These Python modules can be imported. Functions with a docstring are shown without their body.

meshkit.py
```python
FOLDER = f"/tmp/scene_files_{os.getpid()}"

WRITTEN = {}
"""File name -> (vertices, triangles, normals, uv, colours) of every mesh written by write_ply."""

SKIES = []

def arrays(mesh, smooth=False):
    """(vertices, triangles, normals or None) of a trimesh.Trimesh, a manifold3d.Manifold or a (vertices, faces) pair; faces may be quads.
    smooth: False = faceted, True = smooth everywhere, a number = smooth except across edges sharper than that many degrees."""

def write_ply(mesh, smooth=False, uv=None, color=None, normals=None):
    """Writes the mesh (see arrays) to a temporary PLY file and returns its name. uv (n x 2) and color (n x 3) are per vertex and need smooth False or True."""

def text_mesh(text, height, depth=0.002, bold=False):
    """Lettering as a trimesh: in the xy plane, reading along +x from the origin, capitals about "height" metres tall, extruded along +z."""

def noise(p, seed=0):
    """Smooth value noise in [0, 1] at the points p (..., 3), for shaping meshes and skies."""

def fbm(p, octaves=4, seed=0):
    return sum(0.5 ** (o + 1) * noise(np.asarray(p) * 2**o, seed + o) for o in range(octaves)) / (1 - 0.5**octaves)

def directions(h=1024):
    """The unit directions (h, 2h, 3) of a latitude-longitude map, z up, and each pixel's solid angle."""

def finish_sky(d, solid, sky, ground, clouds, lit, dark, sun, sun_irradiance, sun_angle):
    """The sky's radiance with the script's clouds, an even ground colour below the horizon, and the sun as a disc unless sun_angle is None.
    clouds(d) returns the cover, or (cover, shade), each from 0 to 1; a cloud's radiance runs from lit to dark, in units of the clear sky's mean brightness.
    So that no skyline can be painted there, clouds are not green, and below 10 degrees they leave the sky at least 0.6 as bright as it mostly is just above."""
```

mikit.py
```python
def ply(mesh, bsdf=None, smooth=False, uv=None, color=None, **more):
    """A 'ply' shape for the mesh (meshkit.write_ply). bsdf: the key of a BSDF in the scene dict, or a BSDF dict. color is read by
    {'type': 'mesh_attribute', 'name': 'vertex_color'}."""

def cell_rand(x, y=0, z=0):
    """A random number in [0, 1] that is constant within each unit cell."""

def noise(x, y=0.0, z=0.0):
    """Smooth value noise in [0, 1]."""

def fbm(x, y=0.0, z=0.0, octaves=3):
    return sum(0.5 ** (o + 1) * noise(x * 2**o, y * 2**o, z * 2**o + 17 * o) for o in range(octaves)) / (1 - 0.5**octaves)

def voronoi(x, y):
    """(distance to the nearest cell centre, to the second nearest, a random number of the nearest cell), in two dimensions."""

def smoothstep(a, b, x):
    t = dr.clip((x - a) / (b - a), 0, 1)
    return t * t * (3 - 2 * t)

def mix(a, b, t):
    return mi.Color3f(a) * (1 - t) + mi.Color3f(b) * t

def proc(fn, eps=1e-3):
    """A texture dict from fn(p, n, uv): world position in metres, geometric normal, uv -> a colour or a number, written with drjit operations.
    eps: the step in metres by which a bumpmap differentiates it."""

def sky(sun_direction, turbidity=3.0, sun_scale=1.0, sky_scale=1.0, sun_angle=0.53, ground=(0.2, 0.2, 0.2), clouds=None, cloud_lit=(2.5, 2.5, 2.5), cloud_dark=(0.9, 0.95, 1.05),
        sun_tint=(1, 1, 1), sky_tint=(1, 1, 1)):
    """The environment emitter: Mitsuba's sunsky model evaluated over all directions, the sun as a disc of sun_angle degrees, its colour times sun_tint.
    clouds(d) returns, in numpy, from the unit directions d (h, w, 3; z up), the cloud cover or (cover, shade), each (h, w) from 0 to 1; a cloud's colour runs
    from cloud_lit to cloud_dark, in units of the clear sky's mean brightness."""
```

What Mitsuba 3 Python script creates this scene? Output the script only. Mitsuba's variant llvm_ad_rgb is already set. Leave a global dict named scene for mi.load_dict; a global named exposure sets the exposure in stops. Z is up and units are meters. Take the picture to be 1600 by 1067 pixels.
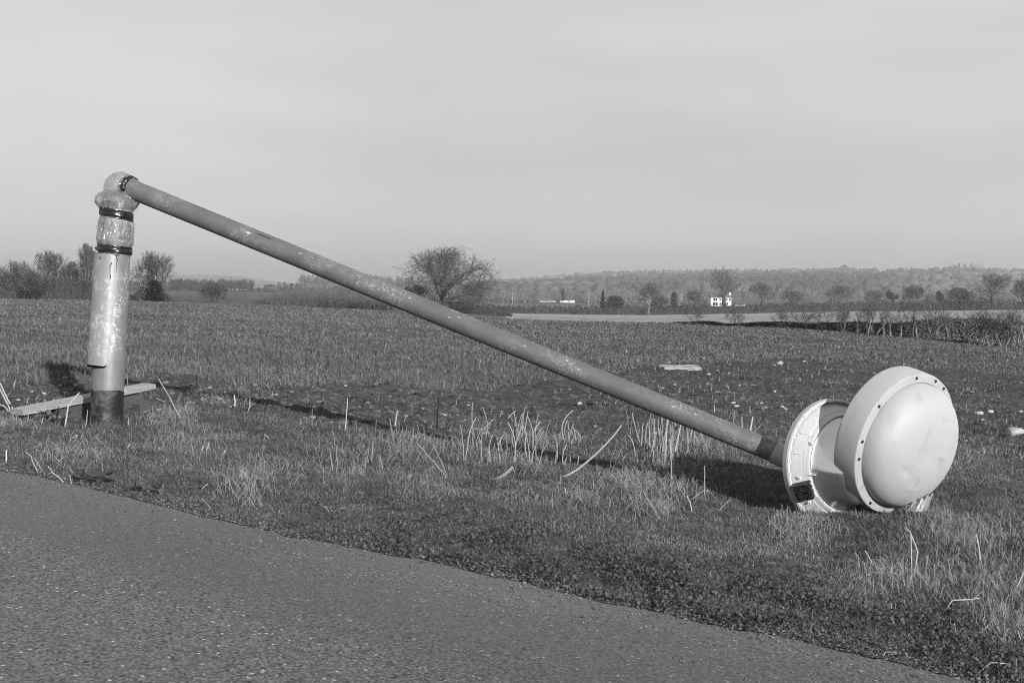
import math
import numpy as np, trimesh, mitsuba as mi, drjit as dr
import mikit, meshkit
from scipy.interpolate import RegularGridInterpolator
from scipy.ndimage import gaussian_filter
T = mi.ScalarTransform4f
scene, labels = {}, {}

# ------------------------------------------------------------------ camera, light, exposure
F, CX, HY, EYE = 2080.0, 800.0, 445.0, 0.66          # focal length and horizon of the 1600 x 1067 picture, eye height (m)
scene['camera'] = dict(type='perspective', fov=math.degrees(2 * math.atan(800 / F)), fov_axis='x', near_clip=0.05, far_clip=30000.0,
    principal_point_offset_x=0.0, principal_point_offset_y=(533.5 - HY) / 1067,
    to_world=T().look_at(origin=[0, 0, EYE], target=[0, 10, EYE], up=[0, 0, 1]), medium={'type': 'ref', 'id': 'air'})
SUN = np.array([1.6, -3.56, 1.27]); SUN /= np.linalg.norm(SUN)

def cloud_cover(d):
    dz = np.maximum(d[..., 2], 0)
    p = np.stack([d[..., 0] * 3.2, d[..., 1] * 3.2, dz * 8], -1)
    s = meshkit.fbm(p + 7, 4, seed=3)
    q = np.stack([d[..., 0] * 3.0, d[..., 1] * 3.0, dz * 22], -1)
    streak = meshkit.fbm(q + 3, 4, seed=9)
    shade = 0.19 + 0.13 * np.exp(-dz / 0.06) + 0.85 * (s - 0.5) + 0.55 * (streak - 0.5)
    shade = shade + 0.42 * np.clip((dz - 0.25) / 0.5, 0, 1)            # thinner haze, deeper sky overhead
    return np.ones_like(dz), np.clip(shade, 0, 1)

scene['sky'] = mikit.sky(SUN.tolist(), turbidity=3, sun_tint=(0.708, 0.987, 1.843), ground=(0.12, 0.12, 0.12),
    clouds=cloud_cover, cloud_lit=(1.31, 1.31, 1.31), cloud_dark=(0.74, 0.74, 0.74))
exposure = 3.12
ALB = 0.77        # one scale for every grey
SIGMA = 0.00040
scene['air'] = {'type': 'homogeneous', 'albedo': {'type': 'rgb', 'value': [0.95, 0.95, 0.95]}, 'sigma_t': {'type': 'rgb', 'value': [SIGMA] * 3}, 'phase': {'type': 'hg', 'g': 0.52}}
scene['haze'] = {'type': 'cube', 'to_world': T().translate([0, 0, 13]).scale([8200, 8200, 62]), 'bsdf': {'type': 'null'}, 'interior': {'type': 'ref', 'id': 'air'}}
labels['haze'] = dict(label='pale winter haze that fades the far hills', category='haze', kind='stuff')

# ------------------------------------------------------------------ helpers
def tag(key, label=None, cat=None, group=None, kind=None):
    labels[key] = {k: v for k, v in dict(label=label, category=cat, group=group, kind=kind).items() if v}
USED = {}
def numbered(name):
    n = USED.get(name, -1) + 1
    USED[name] = n
    return name if n == 0 else f'{name}_{n:03d}'
def put(name, mesh, mat, parent=None, smooth=False, color=None, **kw):
    key = numbered((parent + '__' if parent else '') + name)
    scene[key] = mikit.ply(mesh, mat, smooth=smooth, color=None if color is None else color * ALB, **kw)
    return key
def cat(ms):
    vs, fs, n = [], [], 0
    for m in ms:
        v, f = (m.vertices, m.faces) if hasattr(m, 'vertices') else m
        vs.append(np.asarray(v, float)); fs.append(np.asarray(f) + n); n += len(v)
    return np.vstack(vs), np.vstack(fs)
def box(c, s, R=None, bevel=None):
    m = trimesh.creation.box(extents=s)
    v = np.array(m.vertices)
    if R is not None: v = v @ np.asarray(R).T
    return v + np.asarray(c, float), np.array(m.faces)
def hull(pts):
    h = trimesh.convex.convex_hull(np.asarray(pts, float))
    return np.array(h.vertices), np.array(h.faces)
def bevel_box(c, s, R=None, b=0.005):
    s = np.asarray(s, float) / 2
    pts = []
    for sx in (-1, 1):
        for sy in (-1, 1):
            for sz in (-1, 1):
                p = np.array([sx, sy, sz]) * s
                for a in range(3):
                    q = p.copy()
                    for o in range(3):
                        if o != a: q[o] -= b * np.sign(q[o])
                    pts.append(q)
    v, f = hull(pts)
    if R is not None: v = v @ np.asarray(R).T
    return v + np.asarray(c, float), f
def tubes(P, R, sides=3, cap=False):
    """many polylines at once: P (n,k,3), R (n,k)"""
    P, R = np.asarray(P, float), np.asarray(R, float)
    n, k = P.shape[:2]
    d = np.gradient(P, axis=1); d /= np.linalg.norm(d, axis=2, keepdims=True) + 1e-12
    ref = np.where(np.abs(d[:, :1, 2:3]) < 0.9, np.array([0, 0, 1.0]), np.array([1.0, 0, 0]))
    x = np.cross(d, np.broadcast_to(ref, d.shape)); x /= np.linalg.norm(x, axis=2, keepdims=True) + 1e-12
    y = np.cross(d, x)
    a = np.arange(sides) * 2 * np.pi / sides
    ring = x[:, :, None] * np.cos(a)[None, None, :, None] + y[:, :, None] * np.sin(a)[None, None, :, None]
    V = (P[:, :, None] + ring * R[:, :, None, None]).reshape(-1, 3)
    i, j, s = np.meshgrid(np.arange(n), np.arange(k - 1), np.arange(sides), indexing='ij')
    b = (i * k + j) * sides
    s2 = (s + 1) % sides
    q = np.stack([b + s, b + s2, b + sides + s2, b + sides + s], -1).reshape(-1, 4)
    f = np.vstack([q[:, [0, 2, 1]], q[:, [0, 3, 2]]])
    if cap:
        c = len(V)
        V = np.vstack([V, P[:, 0], P[:, -1]])
        ii, ss = np.meshgrid(np.arange(n), np.arange(sides), indexing='ij')
        lo, hi = ii * k * sides, (ii * k + k - 1) * sides
        f = np.vstack([f, np.stack([lo + ss, lo + (ss + 1) % sides, c + ii], -1).reshape(-1, 3), np.stack([hi + (ss + 1) % sides, hi + ss, c + n + ii], -1).reshape(-1, 3)])
    return V, f
def tube(P, r, sides=8, cap=True):
    P = np.asarray(P, float)
    return tubes(P[None], np.broadcast_to(np.asarray(r, float), len(P))[None], sides, cap)
def bez(pts, n=12):
    """smooth curve through the points"""
    pts = np.asarray(pts, float)
    if len(pts) < 3:
        return pts[0] + (pts[-1] - pts[0]) * np.linspace(0, 1, n)[:, None]
    from scipy.interpolate import CubicSpline
    t = np.r_[0, np.cumsum(np.linalg.norm(np.diff(pts, axis=0), axis=1))]
    return CubicSpline(t, pts)(np.linspace(0, t[-1], n))
def lathe(profile, frame, seg=96, wob=None):
    """profile [(r, a)]: a along frame[2]; frame (o, x, y, n)"""
    o, x, y, nn = frame
    pr = np.asarray(profile, float)
    ang = np.arange(seg) * 2 * np.pi / seg
    r, a = pr[:, :1], pr[:, 1:]
    r = np.repeat(r, seg, 1); a = np.repeat(a, seg, 1)
    th = np.broadcast_to(ang, r.shape)
    if wob: r, a = wob(r, a, th)
    V = o + (r * np.cos(th))[..., None] * x + (r * np.sin(th))[..., None] * y + a[..., None] * nn
    k = len(pr)
    i, s = np.meshgrid(np.arange(k - 1), np.arange(seg), indexing='ij')
    s2 = (s + 1) % seg
    q = np.stack([i * seg + s, i * seg + s2, (i + 1) * seg + s2, (i + 1) * seg + s], -1).reshape(-1, 4)
    return V.reshape(-1, 3), np.vstack([q[:, [0, 1, 2]], q[:, [0, 2, 3]]])
def unit(v): v = np.asarray(v, float); return v / np.linalg.norm(v)
def at(px, row, d): return np.array([(px - CX) / F * d, d, EYE + (HY - row) / F * d])

# ------------------------------------------------------------------ terrain
K_TILT = 0.075
UW = 0.42
ug = np.linspace(-UW, UW, 85)
DG = np.geomspace(4, 8200, 320)
_ed = np.interp(ug * F + CX, [0, 200, 400, 520, 640, 800, 1000, 1200, 1400, 1600], [112, 118, 125, 120, 110, 92, 78, 66, 56, 48])
_eq = np.interp(ug * F + CX, [-60, 0, 200, 400, 520, 640, 800, 1000, 1200, 1400, 1600, 1680], [22, 23, 25, 32, 38, 43, 55, 60, 67.5, 82, 102, 110])
_far = {250: ([0, 200, 400, 640, 800, 1000, 1300, 1632], [17, 19, 25, 36, 50, 50, 42, 38]),
        450: ([0, 200, 400, 640, 800, 1000, 1300, 1632], [13, 14, 20, 30, 33, 38, 34, 33]),
        550: ([0, 200, 400, 640, 800, 1000, 1300, 1632], [11, 12, 13, 27, 30, 33, 32, 31]),
        700: ([0, 200, 285, 350, 420, 480, 640, 800, 1000, 1300, 1632], [6, 6, 8, 8, 8, 14, 20, 25, 27, 27, 26]),
        950: ([0, 200, 285, 380, 420, 520, 640, 800, 1000, 1300, 1632], [4, 3, 3, 5, 6, 8, 12, 18, 20, 20, 20]),
        1350: ([0, 285, 420, 480, 530, 640, 700, 800, 1000, 1300, 1632], [4, 5, 6, 3, 0, 6, 4, 8, 4, -4, -4]),
        2200: ([0, 480, 640, 700, 800, 900, 960, 1050, 1300, 1400, 1500, 1632], [4, 5, 4, 3, -2, -11, -15, -16, -19, -18, -21, -17]),
        3200: ([0, 640, 960, 1632], [4, 4, -4, -5]),
        4600: ([-60, 200, 290, 380, 405, 430, 480, 640, 960, 1632], [-15, -16, -17.5, -16.5, -9, -4, 0, 0, -2, -3]),
        7600: ([0, 1632], [3, 3])}
tabz = np.zeros((len(ug), len(DG)))
for i, u in enumerate(ug):
    ds = [4, 6, 8, 9]
    qs = [F * ((EYE + 1.98 * K_TILT) / d + K_TILT * u) for d in ds]
    ds += [_ed[i]]; qs += [_eq[i]]
    ds += [d for d in _far]; qs += [float(np.interp(u * F + CX, *_far[d])) for d in _far]
    ds += [9000]; qs += [3]
    w = 1 / np.array(ds, float)
    tabz[i] = EYE - np.interp(-1 / DG, -w, qs) * DG / F
tabz = gaussian_filter(tabz, (1.5, 1.2), mode='nearest')
_tab = RegularGridInterpolator((ug, np.log(DG)), tabz, bounds_error=False, fill_value=None)
def sstep(a, b, x): t = np.clip((x - a) / (b - a), 0, 1); return t * t * (3 - 2 * t)
def Zs(x, y):
    """smooth lie of the land"""
    x, y = np.asarray(x, float), np.asarray(y, float)
    r = np.hypot(x, y); az = np.clip(np.arctan2(x, y), -math.atan(UW), math.atan(UW))
    d = np.clip(r * np.cos(az), 4, 8200)
    zt = _tab(np.stack([np.tan(az), np.log(d)], -1))
    zp = -K_TILT * (np.clip(x, -9, 9) + 1.98)
    w = sstep(5, 9, r)
    return zp * (1 - w) + zt * w
def near_ray(px, row, f=None):
    """point of the ground under a pixel"""
    f = f or Zs
    ds = np.geomspace(1.5, 400, 4000)
    x = (px - CX) / F * ds; z = EYE + (HY - row) / F * ds
    hit = np.nonzero(z <= f(x, ds))[0]
    d = ds[hit[0]] if len(hit) else 400.0
    return np.array([(px - CX) / F * d, d, EYE + (HY - row) / F * d])
# road edge (world polyline), from where its edge runs in the picture
_rp = [(-700, 640), (-250, 690), (0, 735), (60, 744), (120, 757), (200, 775), (300, 800), (380, 819), (450, 836), (550, 853), (640, 869), (720, 887), (800, 907), (900, 929), (1000, 951), (1100, 972), (1200, 990), (1300, 1010), (1400, 1033), (1480, 1052), (1540, 1067), (1750, 1112)]
RE = np.array([near_ray(*p)[:2] for p in _rp])
RE = np.vstack([RE[0] + (RE[0] - RE[3]) * 3, RE, RE[-1] + (RE[-1] - RE[-6]) * 4])
RE = RE[np.argsort(RE[:, 0])]
def road_d(x, y):
    """metres beyond the road's edge (negative on the road)"""
    return (np.asarray(y) - np.interp(x, RE[:, 0], RE[:, 1])) * 0.88
# crop edge: beyond the bare headland strip
_ce = [(-200, 585), (0, 592), (130, 590), (300, 590), (420, 603), (560, 597), (700, 612), (800, 600), (900, 588), (1000, 575), (1120, 562), (1250, 562), (1400, 575), (1600, 590), (1800, 600)]
CE = np.array([near_ray(*p)[:2] for p in _ce]); CE = CE[np.argsort(CE[:, 0])]
_vs = [(-200, 668), (0, 664), (130, 668), (230, 662), (300, 656), (420, 655), (560, 680), (650, 692), (720, 702), (820, 704), (950, 700), (1100, 700), (1250, 690), (1400, 690), (1600, 720), (1800, 740)]
VS = np.array([near_ray(*p)[:2] for p in _vs]); VS = VS[np.argsort(VS[:, 0])]
def crop_d(x, y): return np.asarray(y) - np.interp(x, CE[:, 0], CE[:, 1])
def verge_d(x, y): return np.asarray(y) - np.interp(x, VS[:, 0], VS[:, 1])   # > 0 beyond the verge (bare soil)
def Z(x, y):
    x, y = np.asarray(x, float), np.asarray(y, float)
    z = Zs(x, y)
    r = np.hypot(x, y)
    p = np.stack([x, y, np.zeros_like(x)], -1)
    rd = road_d(x, y)
    lump = (meshkit.fbm(p * 1.3, 4, 5) - 0.5) * 0.10 + (meshkit.fbm(p * 6.5, 3, 6) - 0.5) * 0.045
    z = z + sstep(0.0, 0.7, rd) * lump * (1 - sstep(25, 45, r)) + 0.02 * sstep(0.03, 0.35, rd) * (1 - sstep(5, 20, r))
    # clods in the bare strip
    soil = sstep(-0.2, 0.4, verge_d(x, y)) * (1 - sstep(0, 3, crop_d(x, y)))
    z = z + soil * ((meshkit.fbm(p * 12, 3, 8) - 0.5) * 0.06) * (1 - sstep(14, 22, r))
    z = z - 0.03 * soil * (1 - sstep(14, 22, r))
    z = z + 0.05 * np.exp(-((x - 1.44) ** 2 + (y - 4.94) ** 2) / 0.09) - 0.02 * np.exp(-((x - 1.20) ** 2 + (y - 5.22) ** 2) / 0.05)
    z = z + (meshkit.fbm(p * 0.35, 3, 12) - 0.5) * 0.22 * sstep(9, 22, r) * (1 - sstep(150, 300, r))
    return z
def G(px, row): 
    p = near_ray(px, row); p[2] = float(np.ravel(Z(p[0:1], p[1:2]))[0]); return p

# ------------------------------------------------------------------ materials (the photograph is black and white: every colour is a grey)
def grey(v): return {'type': 'rgb', 'value': [v * ALB] * 3}
def diffuse(v): return {'type': 'twosided', 'bsdf': {'type': 'diffuse', 'reflectance': grey(v) if isinstance(v, (int, float)) else v}}
def prin(base, rough, metal=0.0, spec=0.5, **k):
    return {'type': 'twosided', 'bsdf': {'type': 'principled', 'base_color': grey(base) if isinstance(base, (int, float)) else base, 'roughness': rough if isinstance(rough, dict) else float(rough), 'metallic': metal, 'specular': spec, **k}}
N, FB = mikit.noise, mikit.fbm
def c3(v): return mi.Color3f(v * ALB)
def bump(b, fn, scale=1.0, eps=1e-3):
    inner = b['bsdf'] if b['type'] == 'twosided' else b
    return {'type': 'twosided', 'bsdf': {'type': 'bumpmap', 'arbitrary': mikit.proc(fn, eps), 'scale': scale, 'bsdf': inner}}
VC = {'type': 'mesh_attribute', 'name': 'vertex_color'}
scene['m_blade'] = diffuse(VC)
scene['m_stalk'] = diffuse(VC)
def soil_fn(p, n, uv):
    a = FB(p.x * 3, p.y * 3, 1.0, 3); b = FB(p.x * 30, p.y * 30, 4.0, 3)
    return c3(0.05 + 0.09 * a * b + 0.06 * mikit.smoothstep(0.62, 0.8, b))
scene['m_soil'] = bump(diffuse(mikit.proc(soil_fn)), lambda p, n, uv: 0.02 * FB(p.x * 45, p.y * 45, 0.0, 3), 1.0, 2e-3)
def crop_fn(p, n, uv):
    a = FB(p.x * 0.12, p.y * 0.07, 2.0, 3); b = FB(p.x * 1.2, p.y * 0.5, 3.0, 3)
    return c3(0.055 + 0.05 * a + 0.05 * b)
scene['m_crop'] = diffuse(mikit.proc(crop_fn))
def stub_fn(p, n, uv):
    a = FB(p.x * 0.03, p.y * 0.05, 2.0, 3); r = N(p.x * 0.10 + p.y * 0.85, 0.0, 3.0)
    return c3(0.26 + 0.10 * a + 0.08 * r)
scene['m_stubble'] = diffuse(mikit.proc(stub_fn))
def mead_fn(p, n, uv):
    a = FB(p.x * 0.02, p.y * 0.008, 2.0, 4); b = FB(p.x * 0.3, p.y * 0.05, 3.0, 2)
    return c3(0.06 + 0.06 * a + 0.05 * b)
scene['m_meadow'] = diffuse(mikit.proc(mead_fn))
def hill_fn(p, n, uv):
    a = FB(p.x * 0.004, p.y * 0.004, 2.0, 3); b = FB(p.x * 0.03, p.y * 0.03, p.z * 0.05, 3)
    field = mikit.smoothstep(0.66, 0.70, N(p.x * 0.006, p.y * 0.004, 9.0))
    return c3(0.02 + 0.03 * a + 0.03 * b + 0.05 * field)
scene['m_hill'] = diffuse(mikit.proc(hill_fn))
_k = [near_ray(300, 800), near_ray(1300, 1010)]
ES = float((_k[1][1] - _k[0][1]) / (_k[1][0] - _k[0][0])); EI = float(_k[0][1] - ES * _k[0][0])
def asph_fn(p, n, uv):
    v1, _, k1 = mikit.voronoi(p.x * 120, p.y * 120)
    v2, _, k2 = mikit.voronoi(p.x * 75 + 9, p.y * 75)
    big = FB(p.x * 1.1, p.y * 1.1, 1.0, 4); band = FB(p.x * 0.6 + p.y * 0.4, p.y * 2.2 + p.x * 1.2, 6.0, 3)
    e = ES * p.x + EI - p.y + 0.12 * (N(p.x * 5, p.y * 5, 2.0) - 0.5)
    dust = mikit.smoothstep(0.30, 0.02, e) 
    open_ = (1 - 0.75 * dust) * (0.55 + 0.6 * mikit.smoothstep(0.35, 0.65, band))
    chip = mikit.smoothstep(0.62, 0.25, v1) * (k1 - 0.35)
    pale = mikit.smoothstep(0.36, 0.2, v2) * mikit.smoothstep(0.955, 0.99, k2)
    grain = FB(p.x * 210, p.y * 210, 3.0, 2)
    return c3(dr.maximum(0.02, 0.086 + 0.03 * (big - 0.5) + 0.012 * dust + open_ * (0.09 * (grain - 0.45) + 0.12 * chip + 0.26 * pale)))
scene['m_asphalt'] = bump(prin(mikit.proc(asph_fn), 0.9, spec=0.2), lambda p, n, uv: 0.0022 * N(p.x * 140, p.y * 140) + 0.0012 * N(p.x * 320, p.y * 320), 1.0, 1.5e-3)
# galvanised steel: spangle patches + streaks
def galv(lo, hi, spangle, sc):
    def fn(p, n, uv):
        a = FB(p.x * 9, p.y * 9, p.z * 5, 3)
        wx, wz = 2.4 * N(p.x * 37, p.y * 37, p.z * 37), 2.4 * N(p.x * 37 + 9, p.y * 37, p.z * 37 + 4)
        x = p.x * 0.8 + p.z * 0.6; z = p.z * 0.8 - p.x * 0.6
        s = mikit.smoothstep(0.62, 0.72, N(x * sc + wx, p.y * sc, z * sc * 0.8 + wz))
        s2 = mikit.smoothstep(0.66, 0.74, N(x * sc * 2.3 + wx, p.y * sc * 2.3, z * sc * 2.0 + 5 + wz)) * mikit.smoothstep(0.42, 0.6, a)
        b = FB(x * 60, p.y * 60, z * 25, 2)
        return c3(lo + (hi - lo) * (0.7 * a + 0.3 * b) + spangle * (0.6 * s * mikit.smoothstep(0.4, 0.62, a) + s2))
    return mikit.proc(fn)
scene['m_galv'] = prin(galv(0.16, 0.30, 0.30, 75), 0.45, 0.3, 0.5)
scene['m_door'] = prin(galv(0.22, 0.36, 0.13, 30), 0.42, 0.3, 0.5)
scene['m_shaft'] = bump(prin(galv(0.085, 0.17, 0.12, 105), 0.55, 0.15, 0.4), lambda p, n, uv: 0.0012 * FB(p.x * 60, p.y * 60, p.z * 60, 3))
def coat_fn(p, n, uv):
    a = FB(p.x * 14, p.y * 14, p.z * 14, 3); b = FB(p.x * 50, p.y * 50, p.z * 50, 2)
    return c3(0.008 + 0.085 * mikit.smoothstep(0.47, 0.66, a) * b)
scene['m_coating'] = bump(prin(mikit.proc(coat_fn), 0.6), lambda p, n, uv: 0.004 * FB(p.x * 50, p.y * 50, p.z * 50, 3))
scene['m_tape'] = bump(prin(0.012, 0.22), lambda p, n, uv: 0.006 * FB(p.x * 25 + p.z * 40, p.y * 25, p.z * 70, 3))
def wrap_h(p, n, uv):
    a = N(p.x * 34 + p.z * 22 + 2.5 * N(p.x * 16, p.y * 16, p.z * 14), p.y * 30, p.z * 20 - p.x * 22)
    return 0.008 * dr.abs(a - 0.5) + 0.002 * FB(p.x * 60, p.y * 60, p.z * 80, 2)
scene['m_wrap'] = {'type': 'blendbsdf', 'weight': 0.58,
    'bsdf_0': bump(prin(0.24, 0.09, 0.0, 0.9, clearcoat=1.0, clearcoat_gloss=0.9), wrap_h, 1.0, 2e-3),
    'bsdf_1': {'type': 'thindielectric', 'int_ior': 1.5}}
def lens_fn(p, n, uv):
    a = FB(p.x * 3, p.y * 3, p.z * 3, 3); b = FB(p.x * 70, p.y * 70, p.z * 70, 2)
    st = FB(p.x * 26 - p.z * 9, p.y * 26, p.z * 6 + p.x * 5, 3)
    return c3(0.35 + 0.06 * a - 0.06 * mikit.smoothstep(0.55, 0.85, st) - 0.05 * mikit.smoothstep(0.80, 0.9, b))
scene['m_canopy'] = prin(mikit.proc(lens_fn), 0.45, 0.0, 0.4)
scene['m_bowl'] = bump(prin(mikit.proc(lens_fn), 0.55, 0.0, 0.35), lambda p, n, uv: 0.0022 * FB(p.x * 8, p.y * 8, p.z * 8, 2))
scene['m_plate'] = prin(0.50, 0.45)
scene['m_shard'] = prin(0.2, 0.4)
scene['m_plate_edge'] = prin(0.34, 0.5)
scene['m_reflector'] = {'type': 'twosided', 'bsdf': {'type': 'bumpmap', 'arbitrary': mikit.proc(lambda p, n, uv: 0.02 * FB(p.x * 9, p.y * 9, p.z * 9, 2)), 'scale': 1.0,
    'bsdf': {'type': 'principled', 'base_color': grey(0.78), 'metallic': 0.92, 'roughness': 0.27}}}
scene['m_gap'] = diffuse(0.004)
scene['m_black'] = prin(0.012, 0.5)
scene['m_grey_plastic'] = prin(0.35, 0.5)
def wood_fn(lo, hi):
    def fn(p, n, uv):
        u = p.x * 0.54 + p.y * 0.84
        v = p.x * 0.84 - p.y * 0.54
        g = FB(u * 7, v * 160, p.z * 190, 3)
        return c3(lo + (hi - lo) * g)
    return mikit.proc(fn)
scene['m_plank'] = bump(prin(wood_fn(0.13, 0.36), 0.75), lambda p, n, uv: 0.004 * FB((p.x * .54 + p.y * .84) * 7, (p.x * .84 - p.y * .54) * 160, p.z * 190, 3))
scene['m_block'] = bump(prin(wood_fn(0.035, 0.075), 0.8), lambda p, n, uv: 0.003 * FB(p.x * 40, p.y * 40, p.z * 60, 3))
scene['m_stone'] = diffuse(mikit.proc(lambda p, n, uv: c3(0.22 + 0.32 * FB(p.x * 40, p.y * 40, p.z * 40, 3))))
scene['m_stone_dull'] = diffuse(mikit.proc(lambda p, n, uv: c3(0.09 + 0.16 * FB(p.x * 40, p.y * 40, p.z * 40, 3))))
scene['m_bark'] = diffuse(mikit.proc(lambda p, n, uv: c3(0.025 + 0.05 * FB(p.x * 2, p.y * 2, p.z * 1.2, 3))))
scene['m_twig'] = diffuse(0.10)
scene['m_twig_dark'] = diffuse(0.04)
scene['m_pale_bark'] = diffuse(mikit.proc(lambda p, n, uv: c3(0.16 + 0.16 * FB(p.x * 4, p.y * 4, p.z * 4, 3))))
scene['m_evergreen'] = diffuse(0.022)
scene['m_wood'] = diffuse(VC)
scene['m_render_white'] = prin(0.8, 0.8)
scene['m_roof'] = prin(0.09, 0.8)
scene['m_pane'] = prin(0.02, 0.12)
scene['m_post'] = diffuse(0.32)
scene['m_weed'] = diffuse(VC)

# ------------------------------------------------------------------ ground: one sheet to the horizon, split by field
az_in = np.linspace(-math.atan(0.405), math.atan(0.405), 380)
az_out = np.linspace(az_in[-1], az_in[0] + 2 * np.pi, 72)[1:-1]
AZ = np.r_[az_in, az_out]
RR = np.r_[np.geomspace(0.4, 2.4, 12)[:-1], np.geomspace(2.4, 24, 330)[:-1], np.geomspace(24, 130, 110)[:-1], np.geomspace(130, 7600, 150)]
A2, R2 = np.meshgrid(AZ, RR, indexing='ij')
rad = np.where(np.abs(A2) <= az_in[-1] + 1e-9, R2 / np.maximum(np.cos(A2), 0.5), R2 / math.cos(az_in[-1]))
GX, GY = np.sin(A2) * rad, np.cos(A2) * rad
GZ = Z(GX, GY)
rdg = road_d(GX, GY)
GZ = GZ - 0.05 * sstep(-0.02, -0.3, rdg) * (R2 < 40)            # the road's bed lies under the road sheet
gv = np.stack([GX, GY, GZ], -1).reshape(-1, 3)
na, nr = len(AZ), len(RR)
i, j = np.meshgrid(np.arange(na), np.arange(nr - 1), indexing='ij')
i2 = (i + 1) % na
quads = np.stack([i * nr + j, i * nr + j + 1, i2 * nr + j + 1, i2 * nr + j], -1).reshape(-1, 4)
qc = gv[quads].mean(1)
qu = qc[:, 0] / np.maximum(qc[:, 1], 1e-3); qr = np.hypot(qc[:, 0], qc[:, 1])
front = (qc[:, 1] > 0) & (np.abs(qu) < 0.6)
quc = np.clip(np.where(front, qu, 0.4 * np.sign(qc[:, 0])), -UW, UW)
edge_d = np.interp(quc, ug, _ed)
dd = np.where(front, qc[:, 1], qr * 0.93)
hedge_d = np.interp(quc * F + CX, [640, 800, 1000, 1300, 1600], [300, 290, 275, 250, 240])
kind = np.zeros(len(quads), int)
kind[((crop_d(qc[:, 0], qc[:, 1]) > 0.15) & (qc[:, 1] > 3)) | (dd > 26)] = 1
kind[dd > edge_d * 1.05] = 3
kind[(dd > edge_d * 1.05) & (dd < hedge_d) & (quc * F + CX > 790)] = 2
kind[dd > 620] = 4
def ground_piece(k, name, mat):
    q = quads[kind == k]
    ids, inv = np.unique(q, return_inverse=True)
    q = inv.reshape(-1, 4)
    f = np.vstack([q[:, [0, 2, 1]], q[:, [0, 3, 2]]])
    key = put(name, (gv[ids], f), mat, smooth=True)
    tag(key, kind='structure')
ground_piece(0, 'ground', 'm_soil')
ground_piece(1, 'crop_field', 'm_crop')
ground_piece(2, 'stubble_field', 'm_stubble')
ground_piece(3, 'meadow', 'm_meadow')
ground_piece(4, 'hills', 'm_hill')
cap = np.array([[math.sin(a) * .43, math.cos(a) * .43, 0] for a in np.arange(24) * np.pi / 12]); 

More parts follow.
